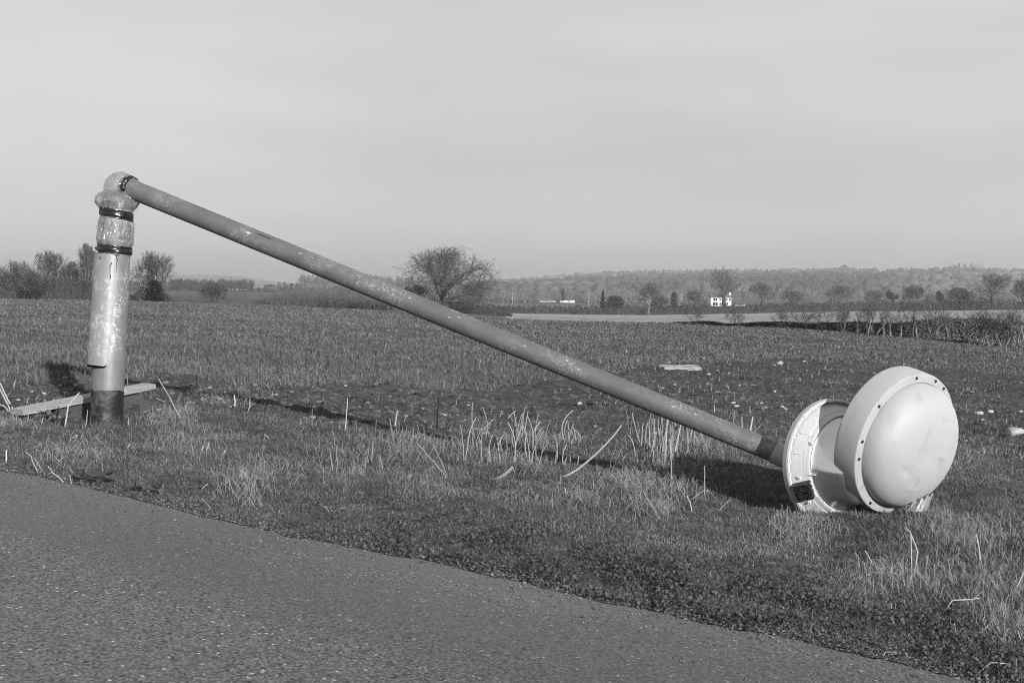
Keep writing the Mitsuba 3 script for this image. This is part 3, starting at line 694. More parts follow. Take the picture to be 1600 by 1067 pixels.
# terminal block with torn fins
tb = []
B = lframe(-121, True)
BC = P_(0.207, -121, 0.0)
rb = np.random.default_rng(3)
for k in range(7):
    for m_ in range(2):
        c = BC + B @ np.array([(m_ - .5) * 0.034, (k - 3) * 0.0098, 0.022 + rb.uniform(-.003, .003)])
        tb.append(bevel_box(c, [0.030 + rb.uniform(-.004, .012), 0.0078, 0.034 + rb.uniform(-.008, .010)], B, 0.0012))
for k in range(14):
    c = BC + B @ np.array([rb.uniform(-.034, .034), rb.uniform(-.033, .033), 0.04 + rb.uniform(-.004, .006)])
    tb.append(bevel_box(c, [rb.uniform(.005, .012), rb.uniform(.004, .007), 0.012], B, 0.001))
put('terminal_block', cat(tb), 'm_black', lamp)
labels[lamp + '__terminal_block'] = dict(label='black finned terminal block on the base plate')
put('terminal_tray', bevel_box(BC + B @ np.array([0, 0, 0.003]), [0.074, 0.082, 0.008], B, 0.002), 'm_plate', plate)
for dg, r_, h_, q_ in ((-70, 0.193, 0.018, 0.008), (-163, 0.193, 0.020, 0.009), (-136, 0.217, 0.022, 0.007), (-108, 0.217, 0.02, 0.006)):
    put('screw_post', lathe([(q_, -0.002), (q_, h_ * .7), (q_ * .7, h_ * .75), (q_ * .7, h_), (0, h_)], frame_of(P_(r_, dg, 0), pn), 16), 'm_plate', plate, smooth=30)
def gusset(deg, r0, r1, h):
    Bq = lframe(deg); pts = []
    for s in (-.002, .002):
        for (r, a) in ((r0, 0.0), (r1, 0.0), (r0, h), (r0 + (r1 - r0) * .25, h)):
            pts.append(P_(r, deg, a) + Bq[:, 1] * s)
    return hull(pts)
put('gusset', gusset(-106, 0.180, 0.208, 0.026), 'm_plate', plate)
# shiny reflector
def rwob(r, a, t):
    pp = np.stack([np.cos(t) * 1.3, np.sin(t) * 1.3, a * 6], -1)
    k = np.clip((a - 0.065) / 0.1, 0, 1)
    facet = np.abs(np.sin(3.5 * t + 0.6)) * 0.016 * k
    return r - facet + k * 0.030 * (meshkit.fbm(pp, 3, 21) - 0.5), a
put('reflector', lathe([(0.183, 0.048), (0.181, 0.058), (0.174, 0.063), (0.168, 0.075), (0.164, 0.095), (0.160, 0.115), (0.153, 0.15), (0.142, 0.175), (0.115, 0.190), (0.0, 0.194)], fp, 96, rwob), 'm_reflector', lamp, smooth=40)
labels[lamp + '__reflector'] = dict(label='dented shiny metal reflector on the base plate')
# spigot from shaft to plate
put('spigot', tube(bez([S1 - AX * 0.10, S1 - AX * 0.02, po - pn * 0.055], 14), np.interp(np.linspace(0, 1, 14), [0, .5, .55, 1], [.046, .047, .058, .062]), 40, True), 'm_grey_plastic', lamp, smooth=40)

# canopy: ring housing with a blind bowl, thrown off the base plate
fc = disc_frame(1416, 694, DC, 0.565, 22.0)
co, cx_, cy_, cn = fc
RC = 116 * DC / F
def cwob(r, a, t): return r * (1 + 0.006 * np.sin(2 * t + 1)), a
canopy = put('canopy', lathe([(RC - 0.028, -0.102), (RC - 0.011, -0.109), (RC - 0.003, -0.105), (RC, -0.097), (RC + 0.001, -0.05), (RC - 0.001, -0.010), (RC - 0.004, -0.003), (RC - 0.010, 0.0), (RC * 0.89, 0.002), (RC * 0.873, 0.0), (RC * 0.868, -0.006), (RC - 0.045, -0.03), (RC - 0.033, -0.09), (RC - 0.028, -0.102)], fc, 160, cwob), 'm_canopy', lamp, smooth=35)
labels[canopy] = dict(label='pale ring shaped canopy lying on its edge in the grass')
HB, RB = 0.132, RC * 0.866
ph = np.linspace(0, 1, 44)
e_ = 2.35
ct = np.cos(ph * np.pi / 2) ** (2 / e_); st = np.sin(ph * np.pi / 2) ** (2 / e_)
prof = [(RB * c, 0.0005 + HB * s - 0.006) for c, s in zip(ct, st)]
dents = [(1416, 737, -0.005, 0.020), (1446, 712, -0.004, 0.05), (1470, 713, 0.003, 0.018), (1424, 765, 0.003, 0.016), (1478, 660, -0.003, 0.02), (1398, 690, 0.003, 0.012), (1386, 640, -0.004, 0.08), (1350, 700, -0.004, 0.03), (1430, 640, 0.004, 0.10)]
V, f = lathe(prof, fc, 160, cwob)
for (dx, dr_, am, s) in dents:
    pxs = CX + F * V[:, 0] / V[:, 1]; rws = HY - F * (V[:, 2] - EYE) / V[:, 1]
    sp = s * F / 4.9
    g = np.exp(-((pxs - dx) ** 2 + (rws - dr_) ** 2) / (2 * (sp * 0.5) ** 2)) * ((V - co) @ cn > 0.01)
    V = V + cn * (am * g)[:, None]
put('bowl', (V, f), 'm_bowl', lamp, smooth=True)
labels[lamp + '__bowl'] = dict(label='large blind white dome of the lantern with small dents')
def on_ring(px, row):
    """the point of the canopy's face plane that is seen at this pixel"""
    d = unit(at(px, row, 1.0) - [0, 0, EYE]); o = np.array([0, 0, EYE])
    t = ((co - o) @ cn) / (d @ cn); return o + d * t
for k, (hx, hy) in enumerate([(1432, 588.5), (1463, 591.5), (1476, 603.5), (1376, 638.5), (1352.5, 690), (1346, 715.5), (1358.5, 786.5)]):
    q_ = on_ring(hx, hy); rr = np.linalg.norm(q_ - co); q_ = co + (q_ - co) / rr * (RC * 0.938)
    put('screw_hole', lathe([(0.0062, 0.0005), (0.0062, 0.0035), (0.005, 0.004), (0.0, 0.0032)], (q_, cx_, cy_, cn), 14), 'm_black', canopy)
# a shard of the clear bowl under the canopy
sh0 = at(1432, 790, 5.02)
key = numbered('lens_shard')
V = []
for i in range(14):
    for j in range(7):
        a_ = -0.5 + i / 13.0; b_ = j / 6.0
        V.append(sh0 + np.array([a_ * 0.080 + 0.03 * b_, -0.02 * math.cos(a_ * 3) + 0.02 * b_, -0.02 + b_ * (0.034 + 0.006 * math.sin(i * 1.7) + 0.03 * (i / 13.0)) + 0.002 * (i % 2)]))
V = np.array(V); i, j = np.meshgrid(np.arange(13), np.arange(6), indexing='ij'); b_ = (i * 7 + j).ravel()
q = np.stack([b_, b_ + 1, b_ + 8, b_ + 7], 1)
fr = np.vstack([q[:, :3], q[:, [0, 2, 3]]])
V2 = np.vstack([V, V + [0, 0.003, 0]])
scene[key] = mikit.ply((V2, np.vstack([fr, fr[:, ::-1] + len(V)])), 'm_shard', smooth=False)
tag(key, 'pale ribbed shard wedged in the grass under the white dome', 'lamp fragment')

# ------------------------------------------------------------------ weathered plank on two dark blocks behind the post
g1, g2 = at(36, 644.5, 6.42), at(243, 603.5, 7.05)
dirp = unit(g2 - g1); sidep = unit(np.cross([0, 0, 1], dirp)); upp = np.cross(dirp, sidep)
Bp = np.stack([dirp, sidep, upp], 1)
Lp = np.linalg.norm(g2 - g1)
def rough_box(c, s, B, seed, amp=0.004, div=0.02):
    m = trimesh.creation.box(extents=s)
    v, f = trimesh.remesh.subdivide_to_size(m.vertices, m.faces, max(s) / 24)
    v, idx = np.unique(np.round(v, 6), axis=0, return_inverse=True); f = idx[f]
    v = v + (np.stack([meshkit.fbm(v * [9, 40, 40] + k, 3, seed + k) for k in range(3)], -1) - 0.5) * amp * 2
    return v @ B.T + c, f
tag(put('wooden_plank', rough_box((g1 + g2) / 2 + sidep * 0.055, [Lp, 0.11, 0.027], Bp, 3), 'm_plank', smooth=35), 'weathered pale wooden plank lying behind the lamp post', 'plank')
b1 = at(114, 645, 6.66); b2 = at(211, 627, 6.93)
for k, (c, s, l) in enumerate([(b1, [0.17, 0.07, 0.115], 'dark wooden block under the left half of the pale plank'), (b2, [0.125, 0.07, 0.085], 'dark wooden block under the right end of the pale plank')]):
    tag(put('timber_block', rough_box(c + sidep * 0.045 - [0, 0, 0.012], s, Bp, 40 + k * 5, 0.003), 'm_block', smooth=35), l, 'wooden block')
tag(put('timber_block', rough_box(at(222, 637, 6.85), [0.075, 0.06, 0.05], Bp, 60, 0.003), 'm_block', smooth=35), 'small dark offcut at the foot of the right hand block', 'wooden block')

# ------------------------------------------------------------------ stones
def stone_mesh(seed, flat=0.55):
    r_ = np.random.default_rng(seed)
    m = trimesh.creation.icosphere(subdivisions=2)
    v = np.array(m.vertices)
    for _ in range(9):
        d = unit(r_.normal(0, 1, 3)); c = r_.uniform(0.55, 0.85); k = v @ d
        v = v - np.maximum(k - c, 0)[:, None] * d
    v = v * [1, r_.uniform(0.6, 0.9), flat * r_.uniform(0.8, 1.2)]
    v += (meshkit.fbm(v * 3 + seed, 3, seed)[:, None] - 0.5) * 0.15 * v
    return trimesh.Trimesh(v, m.faces, process=False)
stone_ply = [mikit.ply(stone_mesh(100 + k), 'm_stone' if k < 4 else 'm_stone_dull', smooth=40) for k in range(8)]
rs = np.random.default_rng(77)
def stone(px, row, wpx, var=None, label=None, group=None, name='stone'):
    g = G(px, row + 1); w = wpx / F * g[1] / 2
    key = numbered(name)
    var = int(rs.integers(0, 8)) if var is None else var
    scene[key] = {**stone_ply[var], 'to_world': T().translate([g[0], g[1], g[2] + w * 0.36]).rotate([0, 0, 1], float(rs.uniform(-35, 35))).scale(float(w))}
    tag(key, label, 'stone', group)
stone(68.5, 612, 11, 0, 'bright white flint left of the lamp post')
stone(94, 604, 6, 1, 'small pale flint just right of the bright white flint')
stone(405, 609, 11, 2, 'long pale stone by the shadow of the shaft')
stone(417, 607, 9, 1, 'small pale stone at the right end of the long pale stone')
stone(398, 602, 12, 5, 'dull grey stone behind the pale stones by the shaft shadow')
stone(1530, 643, 13, 1, 'pale flat stone right of the white dome')
stone(1547, 642, 12, 2, 'second pale flat stone right of the white dome')
stone(1585, 679, 34, 3, 'broad pale stone at the right edge of the field')
stone(1481, 747, 15, 5, 'round grey stone behind the foot of the white dome')
stone(1367, 808, 15, 6, 'grey stone in the grass under the canopy')
stone(1219, 567, 12, 0, 'pale stone alone in the field left of the canopy top')
stone(1290, 626, 16, 1, 'white stone behind the top of the base plate')
stone(585, 561, 5, 0, 'tiny white stone in the crop below the big bare tree')
stone(287, 658, 13, 4, 'pale grey stone at the foot of a leaning dry stalk')
stone(299, 632, 17, 6, 'dull stone half sunk in the soil right of the post')
stone(269, 616, 12, 7, 'dull stone in the soil behind the leaning dry stalk')
stone(534, 806, 8, 3, 'pale stone in the short grass near the road')
key = numbered('chalk_slab'); g = G(1063, 577)
scene[key] = mikit.ply(rough_box(g + [0, 0, 0.012], [58 / F * g[1], 0.55, 0.05], np.eye(3), 9, 0.02), 'm_stone', smooth=40)
tag(key, 'long flat pale slab lying in the crop behind the shaft', 'slab')
for (sx, sy, w) in [(1145, 629, 12), (1160, 628, 10), (1150, 634, 11), (1190, 631, 8), (1195, 636, 12), (1222, 636, 12), (1228, 640, 6), (1182, 634, 6), (1105, 600, 10), (1054, 597, 6), (1035, 602, 10), (1122, 611, 11), (1136, 603, 6), (1046, 567, 6), (1072, 566, 6), (1120, 578, 8), (1160, 614, 5), (1174, 618, 5), (1184, 594, 6), (1108, 567, 5), (1185, 569, 6), (1140, 585, 5), (1210, 612, 6), (1166, 600, 4), (1230, 600, 5), (1092, 590, 5)]:
    stone(sx, sy, w, None, 'pale flint on the bare soil behind the low end of the shaft', 'flints behind the low end of the shaft')
for (sx, sy, w) in [(986, 568, 12), (905, 634, 10), (856, 614, 8), (844, 612, 6), (930, 661, 9), (917, 610, 6), (890, 602, 7), (938, 662, 6), (880, 633, 5), (835, 645, 5), (1024, 676, 5), (870, 640, 4), (956, 600, 6), (980, 605, 5)]:
    stone(sx, sy, w, None, 'pale flint on the soil just behind the middle of the shaft', 'flints behind the middle of the shaft')
for (sx, sy, w) in [(594, 580, 10), (600, 583, 8), (630, 562, 5), (640, 584, 4), (540, 600, 6), (580, 642, 6), (732, 638, 5), (588, 601, 8), (524, 571, 4), (636, 566, 4), (530, 611, 4), (610, 620, 5)]:
    stone(sx, sy, w, None, 'small pale stone on the soil beyond the left half of the shaft shadow', 'small stones under the shaft')
for (sx, sy, w) in [(28, 615, 12), (40, 617, 7), (102, 610, 7), (90, 625, 5), (70, 627, 5), (118, 600, 7), (22, 585, 5), (120, 515, 5), (55, 474, 3), (327, 605, 7), (383, 625, 8), (360, 640, 8), (352, 612, 6), (313, 608, 6), (330, 628, 6), (235, 648, 5), (276, 600, 5), (345, 600, 4)]:
    stone(sx, sy, w, None, 'small stone on the bare soil around the foot of the post', 'small stones near the post')

for k in range(44):
    sx, sy = rs.uniform(1000, 1265), rs.uniform(556, 652)
    stone(sx, sy, rs.uniform(3, 8), int(rs.integers(2, 8)), 'pale flint on the bare soil behind the low end of the shaft', 'flints behind the low end of the shaft')
for k in range(16):
    stone(rs.uniform(1500, 1600), rs.uniform(600, 735), rs.uniform(3, 9), int(rs.integers(3, 8)), 'small stone on the rough ground right of the white dome', 'small stones right of the white dome')
# clods of earth on the bare strip round the post
rng = np.random.default_rng(99)
n = 1500
px_ = rng.uniform(-10, 760, n); row_ = np.interp(px_, [0, 300, 420, 760], [630, 618, 628, 655]) + rng.normal(0, 14, n)
B_ = np.array([near_ray(a, b, Zs) for a, b in zip(px_, row_)]); B_[:, 2] = Z(B_[:, 0], B_[:, 1])
r = 0.004 + 0.018 * rng.random(n) ** 3
o = np.array(trimesh.creation.icosphere(subdivisions=1).vertices); fo = np.array(trimesh.creation.icosphere(subdivisions=1).faces)
V = (B_[:, None] + o[None] * rng.uniform(.7, 1.25, (n, len(o), 1)) * r[:, None, None] * np.array([1.2, 1, .6]))
F_ = (fo[None] + (np.arange(n) * len(o))[:, None, None]).reshape(-1, 3)
t = np.repeat(np.where(rng.random(n) < .12, rng.uniform(.12, .3, n), rng.uniform(.04, .10, n)), len(o))
tag(put('earth_clods', (V.reshape(-1, 3), F_), 'm_blade', smooth=True, color=np.stack([t] * 3, -1)), 'clods of dark earth on the bare strip round the post', 'soil', kind='stuff')
# ------------------------------------------------------------------ dry stalks
STK = {0: [], 1: []}
def stalk(pts, wpx, tone, label, group=None, cat_='dry stalk', name='dry_stalk', d_off=None):
    """pts: (px, row) from the foot up; stands at the foot's distance, leaning a little towards or away"""
    g = G(*pts[0]); d = g[1]
    P = [g - [0, 0, 0.01]]
    lean = rs.uniform(-0.03, 0.03) if d_off is None else d_off
    for k, (a, b) in enumerate(pts[1:]): P.append(at(a, b, d + lean * (k + 1) / (len(pts) - 1)))
    if 'kinked' in label or 'bent' in label or 'arched' in label or 'curled' in label or 'edge of the road' in label:
        P = np.vstack([np.array(P[i]) + (np.array(P[i + 1]) - np.array(P[i])) * np.linspace(0, 1, 5)[: 4 if i < len(P) - 2 else 5, None] for i in range(len(P) - 1)])
    else: P = bez(P, 10 if len(pts) > 2 else 5)
    P = P + (meshkit.fbm(np.stack([np.arange(len(P)) * 0.9] * 3, -1) + [rs.uniform(0, 90), 0, 0], 2, 3)[:, None] - 0.5) * 0.004
    r0 = wpx / F * d / 2
    V, f = tube(P, np.linspace(r0, r0 * 0.75, len(P)), 6)
    tt = tone * (0.85 + 0.3 * meshkit.fbm(V * 60, 2, 4))
    key = numbered(name)
    scene[key] = mikit.ply((V, f), 'm_stalk', smooth=True, color=ALB * np.stack([tt] * 3, -1))
    tag(key, label, cat_, group)
stalk([(858, 753), (880, 745), (905, 731), (930, 710), (952, 688), (971, 664)], 4.0, 0.30, 'long curved dry stem arching up to the right under the shaft', cat_='dry stem')
stalk([(763, 759), (782, 745), (801, 729)], 7.5, 0.22, 'thick broken piece of wood lying in the grass', cat_='stick', name='broken_stick')
stalk([(757, 760), (764, 752), (769, 748)], 5, 0.2, 'short splinter at the lower end of the broken stick', cat_='stick', name='broken_stick')
for p_, l_ in [([(23, 638), (0, 598)], 'thick pale stem leaning left at the left edge'), ([(19, 641), (-2, 604)], 'thinner pale stem beside the thick one at the left edge')]:
    stalk(p_, 3.2, 0.36, l_)
stalk([(16, 642), (6, 634), (-4, 630)], 3, 0.3, 'low bent pale stem at the foot of the leaning stems')
stalk([(101, 660), (106, 636), (112, 627), (124, 613)], 2.8, 0.40, 'bent white stem in front of the plank', d_off=0.02)
stalk([(110, 632), (120, 616)], 1.8, 0.32, 'thin side shoot of the bent white stem', d_off=0.02)
stalk([(187, 648), (184.5, 622), (187, 600), (193, 576)], 2.2, 0.38, 'curved pale stem against the right side of the post', d_off=-0.10)
stalk([(201, 610), (198, 583)], 1.6, 0.22, 'thin grey stem behind the right side of the post')
stalk([(133, 668), (136, 652), (137, 640)], 1.8, 0.36, 'short white stem at the left foot of the post', d_off=-0.03)
stalk([(284, 660), (272, 634), (247, 591)], 2.6, 0.26, 'long dry stalk leaning left, right of the post')
stalk([(268, 633), (244, 622)], 2.0, 0.28, 'side twig lying left of the long leaning stalk')
stalk([(273, 631), (284, 613)], 2.0, 0.22, 'side twig rising right of the long leaning stalk')
stalk([(77, 642), (78, 629)], 3.5, 0.02, 'dark upright peg in front of the plank', cat_='peg', name='wooden_peg', d_off=0)
stalk([(72, 655), (64, 641)], 2.0, 0.03, 'dark twig crossing in front of the plank', cat_='twig', name='dark_twig')
stalk([(90, 650), (92, 635)], 2.0, 0.03, 'dark upright twig right of the dark peg', cat_='twig', name='dark_twig')
stalk([(307, 606), (307, 588), (306.5, 584)], 1.8, 0.02, 'dark thin stump at the left end of the shaft shadow', cat_='peg', name='wooden_peg')
stalk([(682, 671), (684, 640), (685, 620)], 2.2, 0.02, 'dark thin stem where the shaft shadow breaks', cat_='twig', name='dark_twig')
stalk([(539, 680), (541, 652), (543, 622)], 2.0, 0.42, 'tall white stalk alone in front of the shaft shadow')
stalk([(617, 662), (621, 641)], 3.2, 0.36, 'short thick pale stump in front of the shaft shadow')
stalk([(704, 756), (678, 722), (650, 690)], 2.2, 0.26, 'long pale stem leaning left in the middle of the verge')
stalk([(701, 750), (688, 718), (676, 694)], 2.0, 0.26, 'shorter pale stem leaning beside the long one')
for p_, w_, t_ in [([(998, 742), (1001, 705), (1004, 662)], 3.0, .28), ([(1040, 724), (1040, 690), (1043, 656)], 4.4, .34), ([(1049, 752), (1055, 705), (1066, 654)], 3.6, .36), ([(1008, 722), (996, 680), (987, 645)], 2.4, .26), ([(1035, 718), (1030, 684), (1028, 655)], 2.4, .24), ([(1047, 716), (1049, 690)], 2.4, .3), ([(1105, 700), (1096, 680), (1089, 657)], 2.0, .3), ([(1103, 715), (1108, 690), (1113, 670)], 2.0, .22), ([(1027, 735), (1029, 716)], 2.0, .26), ([(1055, 660), (1054, 652)], 2.6, .26), ([(1067, 686), (1067, 660)], 2.0, .2), ([(984, 668), (990, 636)], 1.4, .16)]:
    stalk(p_, w_, t_, 'pale stalk among the upright clump left of the lantern, before the shaft', 'stalks in the clump before the lantern')
for p_, w_, t_ in [([(1160, 676), (1159, 650)], 2.0, .36), ([(1171, 676), (1176, 651)], 3.4, .38), ([(1144, 668), (1148, 640)], 2.0, .22)]:
    stalk(p_, w_, t_, 'pale stalk poking up behind the low end of the shaft', 'stalks behind the low end of the shaft')
for p_, w_, t_ in [([(828, 755), (843, 722), (850, 690), (861, 655)], 2, .2), ([(882, 792), (884, 775), (882, 761)], 2, .38), ([(862, 815), (850, 801)], 1.8, .36), ([(1036, 818), (1020, 792), (1005, 768)], 2.0, .26), ([(1081, 797), (1078, 785), (1073, 774)], 2.4, .4), ([(1020, 743), (1040, 738), (1062, 745)], 1.8, .3), ([(1070, 782), (1100, 766)], 1.8, .28), ([(910, 733), (935, 740)], 1.6, .3), ([(1118, 800), (1140, 780)], 1.6, .24)]:
    stalk(p_, w_, t_, 'thin dry stem in the rough grass between the curved stem and the lantern', 'thin stems before the lantern')
for p_, w_, t_ in [([(487, 676), (488, 638)], 1.6, .2), ([(521, 734), (515, 700)], 1.8, .28), ([(529, 733), (525, 697)], 1.7, .26), ([(580, 729), (583, 688)], 1.7, .3), ([(573, 729), (577, 690)], 1.4, .2), ([(586, 690), (588, 655)], 1.5, .2), ([(643, 709), (643, 684)], 1.6, .22), ([(631, 734), (628, 684)], 1.5, .16), ([(518, 812), (507, 790)], 2.0, .32), ([(626, 776), (625, 758)], 1.8, .3), ([(634, 770), (628, 750)], 1.5, .26), ([(425, 690), (413, 678)], 1.8, .34), ([(430, 660), (417, 648)], 1.4, .3), ([(594, 738), (592, 712)], 1.4, .18)]:
    stalk(p_, w_, t_, 'thin dry stalk standing in the verge below the shaft shadow', 'dry stalks below the shaft shadow')
rq = np.random.default_rng(15)
for k in range(64):
    bx = rq.uniform(722, 905); by = 660 + rq.uniform(22, 66) + (bx - 722) * 0.06; hh = rq.uniform(22, 66) * (1 if bx < 840 else .8)
    stalk([(bx, by), (bx + rq.normal(0, 3), by - hh * .5), (bx + rq.normal(2, 9), by - hh)], rq.uniform(1.3, 2.5), rq.uniform(.18, .38), 'thin upright dry stalk in the dense patch under the middle of the shaft', 'dense dry stalks under the shaft')
for k in range(60):
    bx = 1034 + rq.normal(0, 34); by = 724 + rq.normal(0, 20); hh = rq.uniform(24, 78)
    stalk([(bx, by), (bx + rq.normal(0, 3), by - hh * .5), (bx + rq.normal(1, 7), by - hh)], rq.uniform(1.2, 2.6), rq.uniform(.14, .36), 'pale stalk among the upright clump left of the lantern, before the shaft', 'stalks in the clump before the lantern')
for k in range(14):
    bx = rq.uniform(612, 650); by = 690 + rq.uniform(-22, 20); hh = rq.uniform(14, 36)
    stalk([(bx, by), (bx + rq.normal(0, 3), by - hh)], rq.uniform(1.0, 1.8), rq.uniform(.15, .34), 'thin dry stalk beside the short thick stump', 'stalks beside the thick stump')
for p_ in [[(196, 707), (203, 693)], [(205, 707), (208, 697)], [(311, 713), (318, 697)], [(321, 706), (327, 691)], [(346, 718), (352, 703)], [(9, 725), (10, 703)], [(248, 709), (249, 699)], [(228, 702), (248, 698)], [(108, 684), (121, 679)], [(60, 676), (55, 666)], [(368, 637), (366, 617)]]:
    stalk(p_, 2.8, rq.uniform(.38, .5), 'short white stub in the verge near the post', 'white stubs near the post')
for p_ in [[(8, 734), (25, 734), (40, 744), (57, 746)], [(57, 746), (75, 748), (110, 762)], [(61, 738), (48, 712), (40, 706)], [(73, 741), (52, 714)], [(88, 742), (75, 728)], [(106, 757), (92, 745), (80, 737)], [(100, 729), (85, 712)], [(106, 727), (97, 731), (92, 728)], [(113, 760), (109, 742)], [(30, 700), (-4, 700)], [(47, 702), (66, 692)], [(98, 714), (108, 705)], [(122, 745), (135, 735)], [(255, 761), (292, 766)], [(310, 768), (325, 755)]]:
    stalk(p_, 2.0, rq.uniform(.24, .38), 'bent dry stem lying at the edge of the road on the left', 'dry stems at the road edge on the left')
for p_, l_ in [([(1535, 891), (1530, 860), (1525, 834)], 'bright straight stalk standing right of the lantern'), ([(1424, 892), (1424, 865), (1423, 836)], 'upright stalk below the white dome'), ([(1427, 894), (1434, 862), (1422, 830), (1415, 825)], 'bent stalk below the white dome, its top tipping left'), ([(1455, 850), (1458, 818)], 'thin stalk close under the white dome on the right'), ([(1365, 888), (1358, 870), (1351, 860)], 'short stalk leaning left below the canopy'), ([(1511, 987), (1504, 977), (1497, 967)], 'short white stub in the clover mat'), ([(1566, 993), (1560, 982), (1552, 970)], 'white stub leaning left near the right edge'), ([(1516, 1054), (1548, 1035), (1577, 1036)], 'bright kinked straw at the edge of the road, lower right'), ([(1470, 953), (1488, 937), (1510, 936), (1530, 935)], 'pale kinked straw lying in the grass above the clover'), ([(1588, 982), (1594, 960)], 'thin upright stub at the right edge'), ([(1348, 901), (1366, 893), (1384, 896)], 'short arched straw lying below the canopy'), ([(1390, 897), (1396, 895), (1407, 899)], 'curled white straw lying beside the arched straw'), ([(1375, 1023), (1384, 1018), (1400, 1020)], 'pale straw lying on the edge of the road'), ([(1580, 925), (1600, 893)], 'pale stem rising at the right edge'), ([(1558, 970), (1580, 990)], 'pale straw sloping down at the right edge'), ([(1266, 905), (1310, 901)], 'thin straw lying flat in the clover below the base plate'), ([(1308, 911), (1327, 913)], 'second thin straw lying flat in the clover'), ([(1210, 845), (1230, 825)], 'thin straw leaning right before the base plate'), ([(1255, 870), (1259, 862)], 'tiny white stub below the base plate')]:
    stalk(p_, 2.3, rq.uniform(.32, .45), l_)

# ------------------------------------------------------------------ low leafy weeds at the road's edge
def weed(px, row, wpx, nl, label, tone=(.04, .085), hgt=0.02):
    g = G(px, row); w = wpx / F * g[1]
    key = numbered('low_weed')
    tag(key, label, 'weed', None)
    for k in range(nl):
        a = rs.uniform(0, 6.28); r = w * 0.5 * math.sqrt(rs.random()); s = rs.uniform(.010, .019)
        x, y = g[0] + r * math.cos(a), g[1] + 0.6 * r * math.sin(a)
        nn = unit(rs.normal(0, .4, 3) + [0, -0.3, 1]); e1 = unit(np.cross(nn, rs.normal(0, 1, 3))); e2 = np.cross(nn, e1)
        c = np.array([x, y, float(Z(np.array([x]), np.array([y]))[0]) + rs.uniform(.012, hgt + .02)])
        t = np.arange(10) * 2 * np.pi / 10; rad = s * (1 + .22 * np.cos(3 * t)) * np.where(t == 0, 0.6, 1)
        V = np.vstack([(c - nn * s * 0.25)[None], c + np.cos(t)[:, None] * rad[:, None] * e1 + np.sin(t)[:, None] * rad[:, None] * e2 * .85])
        f = np.array([[0, i + 1, (i + 1) % 10 + 1] for i in range(10)])
        tt = np.full(len(V), rs.uniform(*tone))
        put('leaf', (V, f), 'm_weed', key, color=np.stack([tt] * 3, -1))
weed(147, 757, 66, 26, 'dark round leaved weed at the road edge left of the verge grass')
weed(238, 773, 50, 16, 'second dark leafy weed further right along the road edge')
weed(76, 652, 26, 9, 'small pale leafed weed in front of the left block', (.1, .2), .03)
weed(8, 640, 30, 10, 'leafy weed round the leaning stems at the left edge', (.05, .16), .03)
weed(1250, 838, 26, 8, 'small broad leafed weed before the base plate', (.06, .12), .03)
